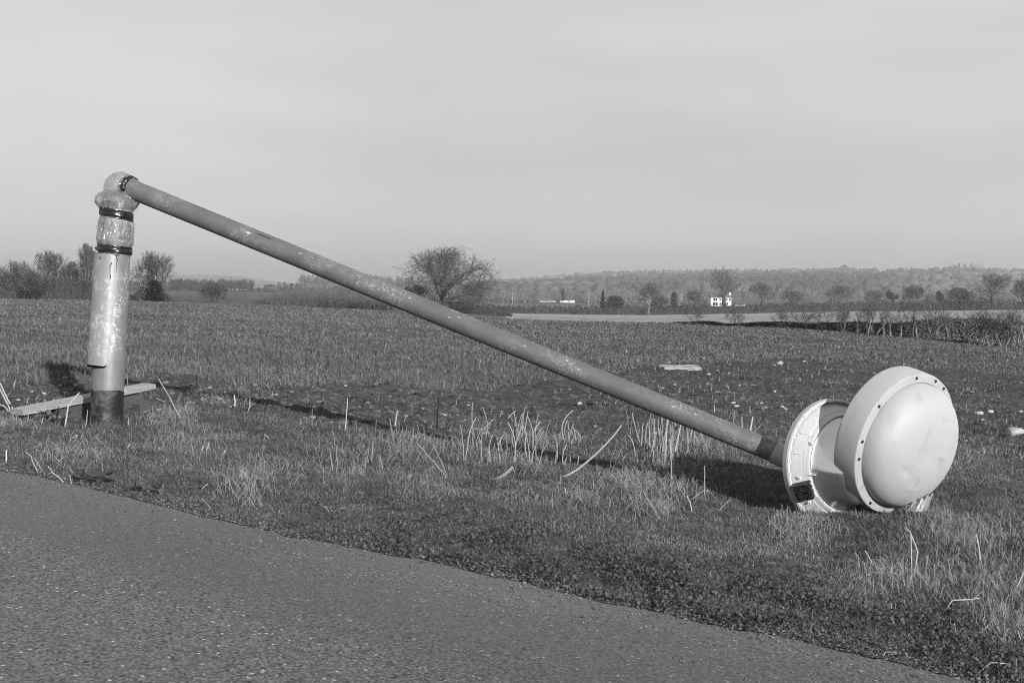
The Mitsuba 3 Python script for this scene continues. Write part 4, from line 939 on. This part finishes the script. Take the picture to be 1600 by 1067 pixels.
#STAGE3
# ------------------------------------------------------------------ bare trees
def skeleton(seed, H, Wd, trunk=0.22, r0=None, counts=(8, 6, 6, 5), gnarl=0.16, up=0.15, stems=1, splay=0.25, zc=0.56, fill=0.62, rmin=0.01, lean=0.0, droop=0.0, open_=(0.5, 1.15)):
    """levels of limbs [(P (n,k,3), R (n,k))]; every limb is as long as the crown's envelope leaves it room for"""
    r_ = np.random.default_rng(seed)
    r0 = r0 or 0.028 * H
    c = np.array([lean * H * 0.5, 0, zc * H]); rad = np.array([Wd / 2, Wd / 2, (1 - zc) * H])
    radlow = np.array([Wd / 2, Wd / 2, zc * H * (1 - trunk * 0.6)])
    def room(o, d):
        rr = np.where(d[:, 2:3] > 0, rad, radlow)
        a = (o - c) / rr; b = d / rr
        A = (b * b).sum(1); B = (a * b).sum(1); C = (a * a).sum(1) - 1
        disc = np.maximum(B * B - A * C, 0)
        return np.maximum((-B + np.sqrt(disc)) / A, 0.04 * H)
    def limb(o, d, L, ra, rb, k, g):
        n = len(o); P = [o]; cur = d.copy()
        for s in range(k - 1):
            cur = cur + r_.normal(0, g, (n, 3)) + np.array([0, 0, up * 0.35 - droop * s / k])
            cur /= np.linalg.norm(cur, axis=1, keepdims=True)
            P.append(P[-1] + cur * (L / (k - 1))[:, None])
        return np.stack(P, 1), ra[:, None] + (rb - ra)[:, None] * np.linspace(0, 1, k)[None]
    out = []
    a = r_.uniform(0, 6.28) + np.arange(stems) * 6.28 / stems
    o = np.stack([np.cos(a) * 0.02 * H * (stems > 1), np.sin(a) * 0.02 * H * (stems > 1), a * 0 - 0.03 * H], 1)
    d = np.stack([np.cos(a) * splay * (stems > 1) + lean, np.sin(a) * splay * (stems > 1) + r_.normal(0, .04, stems), np.ones(stems)], 1); d /= np.linalg.norm(d, axis=1, keepdims=True)
    P, R = limb(o, d, np.full(stems, (0.55 if stems == 1 else .68) * H) * r_.uniform(.85, 1.1, stems), np.full(stems, r0 / math.sqrt(stems)), np.full(stems, r0 * .35 / math.sqrt(stems)), 6, gnarl * 0.5)
    out.append((P, R))
    for lv, cn_ in enumerate(counts):
        n, k = P.shape[:2]
        ts = (np.arange(cn_)[None] + r_.random((n, cn_))) / cn_
        lo = trunk / 0.55 if lv == 0 else 0.22
        ts = (lo + (1 - lo) * ts); ts[:, -1] = 1.0
        fi = ts * (k - 1) - 1e-6; i0 = fi.astype(int).clip(0, k - 2); fr = fi - i0
        rows = np.arange(n)[:, None]
        o = P[rows, i0] * (1 - fr[..., None]) + P[rows, i0 + 1] * fr[..., None]
        rr = R[rows, i0] * (1 - fr) + R[rows, i0 + 1] * fr
        pd = P[rows, i0 + 1] - P[rows, i0]; pd /= np.linalg.norm(pd, axis=2, keepdims=True)
        perp = r_.normal(0, 1, pd.shape)
        if lv == 0:      # spread the main limbs round the trunk
            aa = (np.arange(cn_) * 2.4)[None] + r_.uniform(0, 6.28, (n, 1)) + r_.normal(0, .3, (n, cn_))
            perp = np.stack([np.cos(aa), np.sin(aa), 0 * aa], -1)
        perp -= (perp * pd).sum(2, keepdims=True) * pd; perp /= np.linalg.norm(perp, axis=2, keepdims=True)
        ang = r_.uniform(*open_, ts.shape) if lv == 0 else r_.uniform(0.35, 1.0, ts.shape)
        ang[:, -1] *= 0.3
        d = pd * np.cos(ang)[..., None] + perp * np.sin(ang)[..., None] + np.array([0, 0, up])
        d /= np.linalg.norm(d, axis=2, keepdims=True)
        o, d, rr = o.reshape(-1, 3), d.reshape(-1, 3), rr.ravel()
        L = room(o, d) * (fill if lv < len(counts) - 1 else fill * 0.8) * r_.uniform(0.45, 1.15, len(o))
        L = np.minimum(L, max(H, 0.75 * Wd) * (0.62, 0.36, 0.22, 0.13, 0.08)[lv])
        ra = np.maximum(rr * 0.62, rmin); rb = np.maximum(ra * 0.35, rmin * 0.8)
        P, R = limb(o, d, L, ra, rb, 5 if lv < 2 else (4 if lv < len(counts) - 1 else 3), gnarl * (1 + 0.25 * lv))
        out.append((P, R))
    return out
def tree_meshes(sk, thick=2):
    tr = cat([tubes(P, R, 7 if i == 0 else 5) for i, (P, R) in enumerate(sk[:thick])])
    cr = cat([tubes(P, R, 3) for P, R in sk[thick:]])
    return tr, cr
ntri = 0
def tree(px, row, d, hpx, wpx, label, seed, name='bare_tree', group=None, bark='m_bark', twig='m_twig', rotz=None, base_row=None, cat_='tree', ivy=0, **k):
    """a bare tree standing at distance d under the pixel column, its top hpx above row"""
    H, Wd = hpx * d / F, wpx * d / F
    x = (px - CX) / F * d
    k.setdefault('rmin', 0.000125 * d)
    k.setdefault('r0', 0.03 * H)
    tr, cr = tree_meshes(skeleton(seed, H, Wd, **k))
    z = EYE + (HY - row) / F * d
    key = numbered(name); tag(key, label, cat_, group)
    o = np.array([x, d, z])
    put('trunk', (tr[0] + o, tr[1]), bark, key, smooth=True)
    put('crown', (cr[0] + o, cr[1]), twig, key, smooth=True)
    if ivy:
        r_ = np.random.default_rng(seed + 5); sk0 = skeleton(seed, H, Wd, **k)[0]
        n = 700 * ivy; P, _ = sk0
        b = r_.integers(0, len(P), n); t = r_.random(n) ** 1.3 * 0.62 * (P.shape[1] - 1); i0 = t.astype(int); fr = (t - i0)[:, None]
        c = P[b, i0] * (1 - fr) + P[b, i0 + 1] * fr + o + r_.normal(0, 1, (n, 3)) * (0.075 * H * (1 - t / 6))[:, None] * [1, 1, .6]
        put('ivy', leaf_cloud(c, r_.uniform(.02, .034, n) * H, r_), 'm_evergreen', key)
    return key
def leaf_cloud(c, s, r_, flat=0.4):
    n = len(c)
    nn = r_.normal(0, 1, (n, 3)); nn /= np.linalg.norm(nn, axis=1, keepdims=True)
    e1 = np.cross(nn, r_.normal(0, 1, (n, 3))); e1 /= np.linalg.norm(e1, axis=1, keepdims=True); e2 = np.cross(nn, e1) * r_.uniform(flat, 1, (n, 1))
    s = s[:, None]
    V = np.stack([c - e1 * s, c - e2 * s * .6, c + e1 * s, c + e2 * s * .6], 1).reshape(-1, 3)
    q = np.arange(n)[:, None] * 4 + np.arange(4)
    return V, np.vstack([q[:, :3], q[:, [0, 2, 3]]])

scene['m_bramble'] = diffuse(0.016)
scene['m_twig_pale'] = diffuse(0.15)
BIG = dict(counts=(16, 6, 5, 4), gnarl=.2)
tree(692, 487, 190, 102, 204, 'large round bare tree standing behind the middle of the shaft', 5, trunk=.08, zc=.36, fill=.86, up=.0, r0=.42, open_=(.3, 1.5), **BIG)
tree(744, 482, 205, 46, 84, 'low bushy bare tree close right of the large round bare tree', 8, counts=(6, 4, 4, 3), stems=3, splay=.5, trunk=.08, zc=.5)
tree(650, 482, 200, 40, 60, 'low bare scrub tree at the left foot of the large round tree', 9, counts=(6, 4, 4, 3), stems=3, splay=.5, trunk=.08, zc=.5)
tree(28, 464, 116, 62, 62, 'bare shrubby tree nearest the left edge of the picture', 11, counts=(6, 4, 3, 3), stems=3, splay=.4, up=.2, trunk=.1, zc=.55)
tree(80, 464, 118, 78, 76, 'wide twiggy bare tree left of the lamp post', 12, counts=(7, 4, 3, 3), stems=3, splay=.35, trunk=.06, zc=.52, up=.3)
tree(110, 464, 119, 60, 46, 'smaller bare tree between the wide twiggy one and the slender one', 13, counts=(6, 5, 4, 3), stems=2, splay=.25, trunk=.1, up=.3)
tree(134, 465, 117, 90, 40, 'slender upright bare tree just left of the taped post', 14, counts=(7, 4, 3, 3), stems=3, splay=.16, trunk=.1, up=.55, gnarl=.12)
tree(-12, 464, 116, 58, 60, 'bare tree cut off by the left edge', 15, counts=(6, 4, 4, 3), stems=2, splay=.3, trunk=.1)
tree(52, 464, 114, 48, 52, 'low bare shrub between the two left hand trees', 16, counts=(5, 4, 4, 3), stems=4, splay=.5, trunk=.06, zc=.5)
tree(241, 470, 120, 84, 92, 'bare tree with two ivy covered stems right of the lamp post', 17, counts=(8, 5, 4, 3), stems=2, splay=.30, trunk=.10, zc=.46, up=.14, open_=(.35, 1.25), ivy=3)
tree(334, 477, 127, 38, 66, 'low round bare tree with crooked limbs beyond the crop', 18, counts=(6, 5, 4, 3), stems=3, splay=.7, trunk=.06, zc=.42, gnarl=.25)
tree(1012, 494, 285, 60, 52, 'leaning bare oak with pale limbs beyond the far hedge', 19, bark='m_pale_bark', counts=(7, 5, 4, 3), trunk=.34, zc=.62, lean=.14, gnarl=.28, r0=.36)
tree(1131, 480, 470, 70, 64, 'tall spreading bare oak in front of the white house', 20, counts=(9, 5, 4, 3), trunk=.22, open_=(.6, 1.4), up=.08, zc=.56, gnarl=.24, r0=.85, fill=.66)
tree(1190, 480, 465, 42, 58, 'round bare tree right of the white house', 21, counts=(7, 5, 4, 3), stems=2, trunk=.1, zc=.5)
tree(1551, 478, 290, 58, 92, 'bare oak with a dark trunk at the far right beyond the stubble', 22, counts=(8, 5, 4, 4), trunk=.2, zc=.52, gnarl=.24, r0=.36)
tree(1395, 478, 300, 30, 26, 'small dark bare tree above the far hedge on the right', 23, counts=(6, 5, 5, 3), trunk=.15, twig='m_twig_dark')
tree(1428, 479, 330, 36, 44, 'bare tree right of the small dark tree', 24, counts=(7, 5, 5, 3), stems=2, trunk=.12)
tree(1467, 478, 300, 26, 20, 'thin dark bare tree left of the dark bushes', 25, counts=(6, 5, 5, 3), trunk=.15, twig='m_twig_dark')
tree(960, 486, 320, 26, 36, 'dull bare bush left of the leaning oak', 26, counts=(6, 6, 5, 3), stems=4, splay=.5, trunk=.05, zc=.45, twig='m_twig_dark')
tree(1030, 484, 350, 24, 40, 'dull bare bush right of the leaning oak', 27, counts=(6, 6, 5, 3), stems=4, splay=.5, trunk=.05, zc=.45)
tree(1085, 482, 420, 30, 46, 'grey bare tree between the pale post and the white house', 28, counts=(6, 6, 5, 3), stems=2, trunk=.1)
tree(1236, 480, 430, 27, 96, 'wide low grey thicket of a tree beyond the far hedge, second right of the house', 29, counts=(7, 5, 4, 3), stems=2, trunk=.1)
tree(1312, 478, 470, 33, 88, 'broad low grey bare tree beyond the middle of the stubble field', 30, counts=(7, 5, 4, 3), stems=2, trunk=.1)
tree(1366, 478, 440, 26, 44, 'grey bare tree beyond the stubble, left of the small dark tree', 31, counts=(7, 5, 4, 3), stems=2, trunk=.1)
tree(1600, 478, 300, 46, 50, 'bare tree cut by the right edge of the picture', 32, counts=(7, 5, 4, 3), stems=2, trunk=.1)
tree(1500, 478, 330, 30, 50, 'low bare tree behind the dark bushes', 33, counts=(7, 5, 5, 3), stems=3, trunk=.08)
# evergreens
def evergreen(px, row, d, hpx, wpx, label, seed, shape='cone', name='evergreen_tree'):
    r_ = np.random.default_rng(seed); H, Wd = hpx * d / F, wpx * d / F
    n = 1500; t = r_.random(n); a = r_.uniform(0, 6.28, n)
    if shape == 'cone': rr = Wd / 2 * (1 - t) ** .8 * np.sqrt(r_.random(n)) * (0.75 + .25 * np.sin(t * 26)); z = H * (0.08 + .92 * t)
    elif shape == 'column': rr = Wd / 2 * np.sqrt(r_.random(n)) * np.sin(np.pi * (0.12 + .8 * t)) ** .5; z = H * (.05 + .95 * t)
    else:
        kk = r_.integers(0, 9, n); cx = r_.uniform(-.36, .36, 9) * Wd; cz = H * r_.uniform(.55, .9, 9) - np.abs(cx) * .35
        v = r_.normal(0, 1, (n, 3)); v /= np.linalg.norm(v, axis=1, keepdims=True); v *= r_.random((n, 1)) ** .4
        c0 = np.stack([cx[kk], r_.uniform(-.3, .3, n) * Wd, cz[kk]], 1) + v * [Wd * .17, Wd * .2, H * .13]
    c = c0 if shape == 'pine' else np.stack([rr * np.cos(a), rr * np.sin(a), z], 1)
    o = at(px, row, d); key = numbered(name); tag(key, label, 'tree')
    put('crown', leaf_cloud(c + o, r_.uniform(.025, .05, n) * H, r_), 'm_evergreen', key)
    put('trunk', tube([o - [0, 0, .3], o + [0, 0, H * .75]], [H * .03, H * .012], 6), 'm_bark', key)
evergreen(942, 483, 330, 30, 13, 'dark pointed conifer left of the leaning oak', 1)
evergreen(1053, 481, 400, 24, 12, 'dark ivy clad column of a tree left of the pale post', 2, 'column')
evergreen(879, 471, 640, 20, 10, 'dark pointed conifer beside the long white building', 3)
evergreen(422, 455, 720, 13, 22, 'dark spreading pine on the left ridge', 4, 'pine')
evergreen(455, 455, 740, 14, 10, 'narrow dark pine right of the spreading pine', 5, 'pine')
evergreen(466, 456, 740, 10, 9, 'smaller dark pine at the right end of the ridge group', 6, 'pine')
evergreen(374, 453, 705, 13, 12, 'dark pine above the far left houses', 7, 'pine')
evergreen(393, 455, 720, 8, 9, 'small dark conifer right of the far left houses', 8)
evergreen(404, 455, 730, 7, 9, 'small grey conifer between the houses and the spreading pine', 9)
evergreen(1318, 430, 1950, 16, 14, 'dark tree over the pale buildings on the ridge', 10, 'column')

# ------------------------------------------------------------------ hedges: twigs, leaves and stems massed along a line
def hedge(pts, hts, wid, n, label, seed, mat, name='hedge', s=0.05, twig=None, tn=0):
    """pts: world (x, y) line"""
    r_ = np.random.default_rng(seed); pts = np.asarray(pts, float)
    L = np.r_[0, np.cumsum(np.linalg.norm(np.diff(pts, axis=0), axis=1))]
    t = r_.random(n) * L[-1]
    x = np.interp(t, L, pts[:, 0]); y = np.interp(t, L, pts[:, 1]); hh = np.interp(t, L, hts)
    hh = hh * (0.72 + 0.56 * meshkit.fbm(np.stack([t * 0.6, 0 * t, 0 * t], -1), 3, seed))
    a = r_.random(n); v = r_.normal(0, .38, n) * np.sqrt(np.maximum(1 - a * a * .7, 0.05)) * wid
    c = np.stack([x + r_.normal(0, .1, n) * wid, y + v, Z(x, y) + hh * a ** .8], -1)
    key = numbered(name); tag(key, label, 'hedge')
    labels[put('foliage', leaf_cloud(c, s * r_.uniform(.5, 1.5, n), r_, .15), mat, key)] = {'kind': 'stuff'}
    if tn:
        t = r_.random(tn) * L[-1]; x = np.interp(t, L, pts[:, 0]); y = np.interp(t, L, pts[:, 1]) + r_.normal(0, .3, tn) * wid; hh = np.interp(t, L, hts) * r_.uniform(.6, 1.35, tn)
        b = np.stack([x, y, Z(x, y)], -1); dx = r_.normal(0, .16, (tn, 3)) * [1, 1, 0]
        P = np.stack([b, b + (dx + [0, 0, .55]) * hh[:, None], b + (dx * 2.2 + r_.normal(0, .1, (tn, 3)) + [0, 0, 1.0]) * hh[:, None]], 1)
        labels[put('stems', tubes(P, np.tile([1.0, .8, .4], (tn, 1)) * s * 0.16, 3), twig, key)] = {'kind': 'stuff'}
def line(pxs, ds): return [((p - CX) / F * d, d) for p, d in zip(pxs, ds)]
def ed_at(px): return float(np.interp(px, ug * F + CX, _ed))
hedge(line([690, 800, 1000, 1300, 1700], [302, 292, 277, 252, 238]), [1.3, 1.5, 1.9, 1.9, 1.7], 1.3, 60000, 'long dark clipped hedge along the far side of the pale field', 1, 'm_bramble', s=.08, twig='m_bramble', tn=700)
px_h = list(np.linspace(1050, 1690, 24))
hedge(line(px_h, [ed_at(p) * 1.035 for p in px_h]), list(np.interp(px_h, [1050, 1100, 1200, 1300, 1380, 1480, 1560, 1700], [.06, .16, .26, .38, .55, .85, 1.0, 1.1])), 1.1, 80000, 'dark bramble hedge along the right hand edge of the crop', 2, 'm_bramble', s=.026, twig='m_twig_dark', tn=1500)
hedge(line([-80, 0, 60, 140, 160], [116, 116, 117, 118, 118]), [2.3, 2.2, 1.9, 1.7, .8], 2.0, 5000, 'tangled scrub at the foot of the bare trees on the left', 3, 'm_twig_dark', s=.07, twig='m_twig', tn=2400, name='scrub')
hedge(line([395, 440, 500, 560, 620], [146, 146, 145, 140, 132]), [.6, 1.1, 1.3, 1.2, .8], 2.5, 5000, 'grey brush beyond the crop on the left of the big bare tree', 4, 'm_twig', s=.08, twig='m_twig', tn=2600, name='scrub')
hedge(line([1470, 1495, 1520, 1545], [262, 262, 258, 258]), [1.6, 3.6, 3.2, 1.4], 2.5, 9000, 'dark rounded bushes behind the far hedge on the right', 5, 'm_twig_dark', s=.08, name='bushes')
hedge(line([205, 225, 245, 265], [121, 121, 121, 121]), [.5, 1.5, 1.7, .5], 1.6, 1800, 'dark bramble round the foot of the ivy covered tree', 6, 'm_evergreen', s=.07, twig='m_twig', tn=150, name='scrub')
hedge(line([640, 690, 740, 800], [196, 196, 200, 210]), [1.4, 1.6, 1.5, .6], 2.5, 2200, 'low scrub round the foot of the big bare tree', 7, 'm_twig', s=.1, twig='m_bark', tn=1500, name='scrub')
# saplings in the right hand hedge
SAP = [(1085, 40, .3), (1150, 34, .25), (1222, 30, .3), (1262, 36, .3), (1294, 44, .3), (1317, 38, .35), (1340, 40, .3), (1356, 46, .3), (1366, 62, .35), (1381, 44, .3), (1393, 52, .4), (1408, 44, .3), (1427, 64, .3), (1434, 56, .3), (1461, 70, .45), (1480, 50, .3), (1519, 62, .35), (1533, 56, .35), (1548, 50, .3), (1567, 66, .4), (1580, 60, .3), (1589, 76, .45), (1604, 70, .4)]
LAB = ['leafless sapling at the sparse left end of the right hand hedge', 'second leafless sapling of the right hand hedge counted from its left end', 'third leafless shrub of the right hand hedge counted from its left end', 'pale stemmed sapling standing in the dark right hand hedge']
ORD = 'first second third fourth fifth sixth seventh eighth ninth tenth eleventh twelfth thirteenth fourteenth fifteenth sixteenth seventeenth eighteenth nineteenth twentieth'.split()
for k, (px, hp, w) in enumerate(SAP):
    d = ed_at(px) * 1.015; x = (px - CX) / F * d
    r_ = np.random.default_rng(300 + k)
    H = hp * d / F * 1.15; Wd = H * r_.uniform(.6, 1.0)
    if k < 5: sk = skeleton(400 + k, H, H * r_.uniform(1.2, 2.0), counts=(4, 4, 3), stems=5, splay=.7, trunk=.05, up=.2, gnarl=.3, r0=.03, rmin=.006, zc=.5)
    else: sk = skeleton(400 + k, H, Wd, counts=(5, 4, 3), stems=int(r_.integers(1, 4)), splay=r_.uniform(.3, .6), trunk=.25, up=.35, gnarl=.3, r0=.055, rmin=.006, zc=.6)
    tr, cr = tree_meshes(sk, 1)
    o = np.array([x, d, float(Z(np.array([x]), np.array([d]))[0])])
    key = numbered('hedge_sapling'); tag(key, LAB[k] if k < 3 else ORD[len(SAP) - 1 - k] + ' pale stemmed sapling counted from the right end of the dark hedge', 'sapling', 'saplings in the right hand hedge')
    put('trunk', (tr[0] + o, tr[1]), 'm_bark' if k < 5 else 'm_pale_bark', key, smooth=True)
    put('crown', (cr[0] + o, cr[1]), 'm_twig', key, smooth=True)

# ------------------------------------------------------------------ woods on the far slopes: many small bare crowns
def puff(seed):
    r_ = np.random.default_rng(seed); sk = skeleton(seed, 1.0, r_.uniform(.7, 1.05), counts=(5, 4, 3), trunk=.12, zc=.52, rmin=.010, r0=.03, up=.2)
    return cat([tubes(P[:, [0, 2, -1]] if k < 2 else P[:, [0, -1]], R[:, [0, 2, -1]] if k < 2 else R[:, [0, -1]], 3) for k, (P, R) in enumerate(sk)])
PUFF = [puff(500 + k) for k in range(6)]
r_ = np.random.default_rng(91)
def wood(spots, name, label, mat):
    key = numbered(name); tag(key, label, 'woodland', kind='stuff')
    xy = np.array([s_[:2] for s_ in spots]); zz = Z(xy[:, 0], xy[:, 1])
    for n, ((x, y, h), z) in enumerate(zip(spots, zz)):
        g = f'bare_crown_{int(r_.integers(0, 6))}_{mat}'
        if g not in scene: scene[g] = {'type': 'shapegroup', 'tree': mikit.ply(PUFF[int(g.split('_')[2])], mat)}
        scene[f'{key}__{n + 1:03d}'] = {'type': 'instance', 'shapegroup': {'type': 'ref', 'id': g}, 'to_world': T().translate([float(x), float(y), float(z - .02 * h)]).rotate([0, 0, 1], float(r_.uniform(0, 360))).scale(float(h))}
scene['m_far_wood'] = diffuse(mikit.proc(lambda p, n, uv: c3(0.03 + 0.13 * mikit.smoothstep(.3, .75, FB(p.x * 0.009, p.y * 0.004, p.z * 0.02, 3)) + 0.03 * FB(p.x * .35, p.y * .35, p.z * .5, 2))))
def spots(n, px0, px1, d0, d1, h0, h1, thr=0.0, seed=0):
    w = r_.uniform(1 / d1, 1 / d0, n); d = 1 / w; px = r_.uniform(px0, px1, n)
    m = meshkit.fbm(np.stack([px * .012, d * .004, 0 * d], -1), 3, seed) > thr
    d, px = d[m], px[m]
    return [((p - CX) / F * dd_, dd_, hh) for p, dd_, hh in zip(px, d, r_.uniform(h0, h1, len(d)))]
def blobs(spots_, name, label, mat):
    rr = np.random.default_rng(17); base = trimesh.creation.icosphere(subdivisions=1); ms = []
    xy = np.array([(x, y) for x, y, _ in spots_]); zz = Z(xy[:, 0], xy[:, 1])
    for (x, y, h), z0 in zip(spots_, zz):
        v = np.array(base.vertices) * (1 + rr.uniform(-.16, .16, (len(base.vertices), 1)))
        w = rr.uniform(.42, .7)
        ms.append((v * [w * h, w * h, .5 * h] + [x, y, z0 + .45 * h], np.array(base.faces)))
    V, f = cat(ms); key = numbered(name); scene[key] = mikit.ply((V, f), mat, smooth=True)
    tag(key, label, 'woodland', kind='stuff')
wood(spots(560, 640, 1640, 560, 950, 4, 8.5, .36, 3), 'woodland', 'belt of grey bare trees at the foot of the hills', 'm_twig_pale')
blobs(spots(2600, 760, 1660, 980, 2350, 5, 11, .30, 5), 'woodland', 'bare woods covering the hazy hills on the right', 'm_far_wood')
wood(spots(420, 780, 1660, 1900, 2300, 6, 12, .34, 6), 'woodland', 'bare trees along the skyline of the hills on the right', 'm_twig')
wood(spots(260, 265, 395, 640, 760, 2, 7, .2, 7) + spots(200, -40, 300, 640, 900, 4, 6.5, .3, 8), 'woodland', 'dark wood on the left ridge below the far houses', 'm_twig_dark')
wood(spots(240, 470, 720, 900, 1400, 8, 14, .25, 9), 'woodland', 'grey wood on the rise left of the big bare tree', 'm_twig')
wood(spots(120, 420, 640, 330, 620, 3, 6, .3, 12), 'woodland', 'grey thicket in the dip beyond the crop', 'm_twig')
def conif(spots_, name, label):
    rr = np.random.default_rng(4); P = []
    cs, ss = [], []
    for (x, y, h) in spots_:
        n = 60; t = rr.random(n); a = rr.uniform(0, 6.28, n); q = h * .2 * (1 - t) * np.sqrt(rr.random(n))
        z0 = float(Z(np.array([x]), np.array([y]))[0])
        cs.append(np.stack([x + q * np.cos(a), y + q * np.sin(a), z0 + h * t], 1)); ss.append(rr.uniform(.04, .09, n) * h)
    key = numbered(name); scene[key] = mikit.ply(leaf_cloud(np.vstack(cs), np.concatenate(ss), rr), 'm_evergreen'); tag(key, label, 'woodland', kind='stuff')
conif([((p - CX) / F * 2150, 2150 + r_.uniform(-40, 40), r_.uniform(9, 16)) for p in np.linspace(1480, 1535, 34)], 'conifer_wood', 'row of pointed conifers on the skyline at the right')

# ------------------------------------------------------------------ houses and buildings far off
def prism(c, s, R):        # gable roof: ridge along local x
    x, y, z = np.asarray(s) / 2
    v = np.array([[-x, -y, 0], [x, -y, 0], [x, y, 0], [-x, y, 0], [-x, 0, 2 * z], [x, 0, 2 * z]])
    f = np.array([[0, 1, 5], [0, 5, 4], [2, 3, 4], [2, 4, 5], [0, 4, 3], [1, 2, 5], [0, 3, 2], [0, 2, 1]])
    return v @ R.T + c, f
def house(px, row, d, wpx, hpx, depth, roof_px, yaw, label, wins=(), chim=(), wall='m_render_white', hip=False, name='house', roofm='m_roof', category='house'):
    s = d / F; Wd, H = wpx * s, hpx * s
    a = math.radians(yaw); R = np.array([[math.cos(a), -math.sin(a), 0], [math.sin(a), math.cos(a), 0], [0, 0, 1.0]])
    o = at(px, row, d); key = numbered(name); tag(key, label, category)
    put('wall', box(o + R @ [0, depth / 2, H / 2 - .5], [Wd, depth, H + 1], R), wall, key)
    put('roof', prism(o + R @ [0, depth / 2, H], [Wd + .6, depth + .6, roof_px * s], R), roofm, key)
    for (fx, fz, w, h) in wins:
        w_k = put('window', box(o + R @ [(fx - .5) * Wd, -.03, fz * H], [w, .12, h], R), 'm_pane', key)
        put('frame', box(o + R @ [(fx - .5) * Wd, -.08, fz * H], [.09, .08, h], R), wall, w_k)
        put('sill', box(o + R @ [(fx - .5) * Wd, -.10, fz * H - h / 2 - .06], [w + .2, .22, .1], R), wall, w_k)
    for cx in chim:
        c_k = put('chimney', box(o + R @ [(cx - .5) * Wd, depth / 2, H + roof_px * s * .9], [.8, .8, 2.2], R), wall, key)
        put('pot', tube([o + R @ [(cx - .5) * Wd, depth / 2, H + roof_px * s * .9 + 1.0], o + R @ [(cx - .5) * Wd, depth / 2, H + roof_px * s * .9 + 1.6]], .18, 8), 'm_roof', c_k)
    return key
hk = house(1127, 478, 520, 31, 13, 7, 4, -4, 'white two storey house half hidden behind the tall oak', [(.2, .77, 1.5, 1.1), (.20, .26, 1.9, 1.1), (.46, .77, .8, 1.0), (.46, .26, .8, 1.0), (.76, .77, .8, 1.0), (.78, .26, .8, 1.0), (.94, .77, .7, 1.0)], (.97,))
pass
tag(put('garden_wall', box(at(1157, 478, 515), [4.2, .3, .8]), 'm_grey_plastic'), 'low grey wall to the right of the white house', 'wall')
house(887, 472, 640, 22, 2.6, 6, .8, 0, 'long low white building beyond the fenced meadow', [], (), name='barn', category='building')
house(857, 472, 645, 26, 2.2, 6, .8, 0, 'long low grey building left of the long white one', [], (), name='barn', wall='m_grey_plastic', category='building')
for (px, row, w, h, l) in [(1321, 429, 30, 3.0, 'long pale row of buildings on the right hand ridge'), (1256, 426, 9, 2.2, 'small pale building on the ridge left of the long row'), (1383, 438, 4, 4.5, 'small white gabled house below the ridge'), (1492, 446, 6, 2.5, 'dull pale shed on the slope at the right'), (1003, 431, 30, 2.5, 'pale strip of a building among trees on the middle ridge'), (1255, 451, 4, 2, 'tiny pale hut low on the hill')]:
    house(px, row, 1900 if row < 440 else 1500, w, h, 9, 2.0, 0, l, [(.25, .5, 1.6, 2)] if w > 8 else [], (), name='far_building', category='building')
house(364, 454, 700, 16, 3.6, 6, 3.5, 8, 'far white house with a long roof on the left ridge', [(.3, .5, 1, 1), (.7, .5, 1, 1)], (.05,))
house(377, 452, 702, 5, 3.5, 6, 3.5, 60, 'far white gabled house in the middle of the left group', [(.5, .5, .8, .9)], (.5,))
house(383, 454, 698, 5, 3.0, 5, 3.0, 30, 'far small white gabled house at the right end of the left group', [(.5, .5, .7, .8)])
house(353, 454, 705, 5, 8, 5, 3, 0, 'far dull gabled house at the left end of the left group', [(.5, .6, .8, .8)], (), wall='m_grey_plastic')
# posts
def post(px, row, d, hpx, label, r=.12, arm=False, name='utility_pole', category='pole'):
    o = at(px, row, d); H = hpx * d / F; key = numbered(name); tag(key, label, category)
    put('pole', tube([o - [0, 0, .5], o + [0, 0, H]], [r, r * .7], 8), 'm_post', key, smooth=30)
    if arm: put('crossarm', box(o + [0, 0, H - .3], [1.4, .1, .1]), 'm_post', key)
post(1065, 477, 430, 18, 'pale bright pole left of the white house', .2, False)
post(920, 482, 420, 24, 'grey pole left of the dark pointed conifer', .13, True)
post(801, 477, 520, 20, 'pale pole left of the fenced meadow', .14, True)
post(875, 472, 650, 12, 'short pole by the low buildings', .12, True)
fk = numbered('wire_fence'); tag(fk, 'thin post and wire fence across the pale meadow', 'fence')
fx = np.array([at(p, 487 - (p - 760) * 0.022, 355 + (p - 760) * .12) for p in np.linspace(735, 935, 26)])
fx[:, 2] = Z(fx[:, 0], fx[:, 1])
for k, q_ in enumerate(fx):
    put('post', tube([q_ - [0, 0, .3], q_ + [0, 0, 1.35]], .055, 5), 'm_post', fk)
for zz in (.5, .9, 1.25): put('wire', tube(fx + [0, 0, zz], .008, 3), 'm_post', fk)
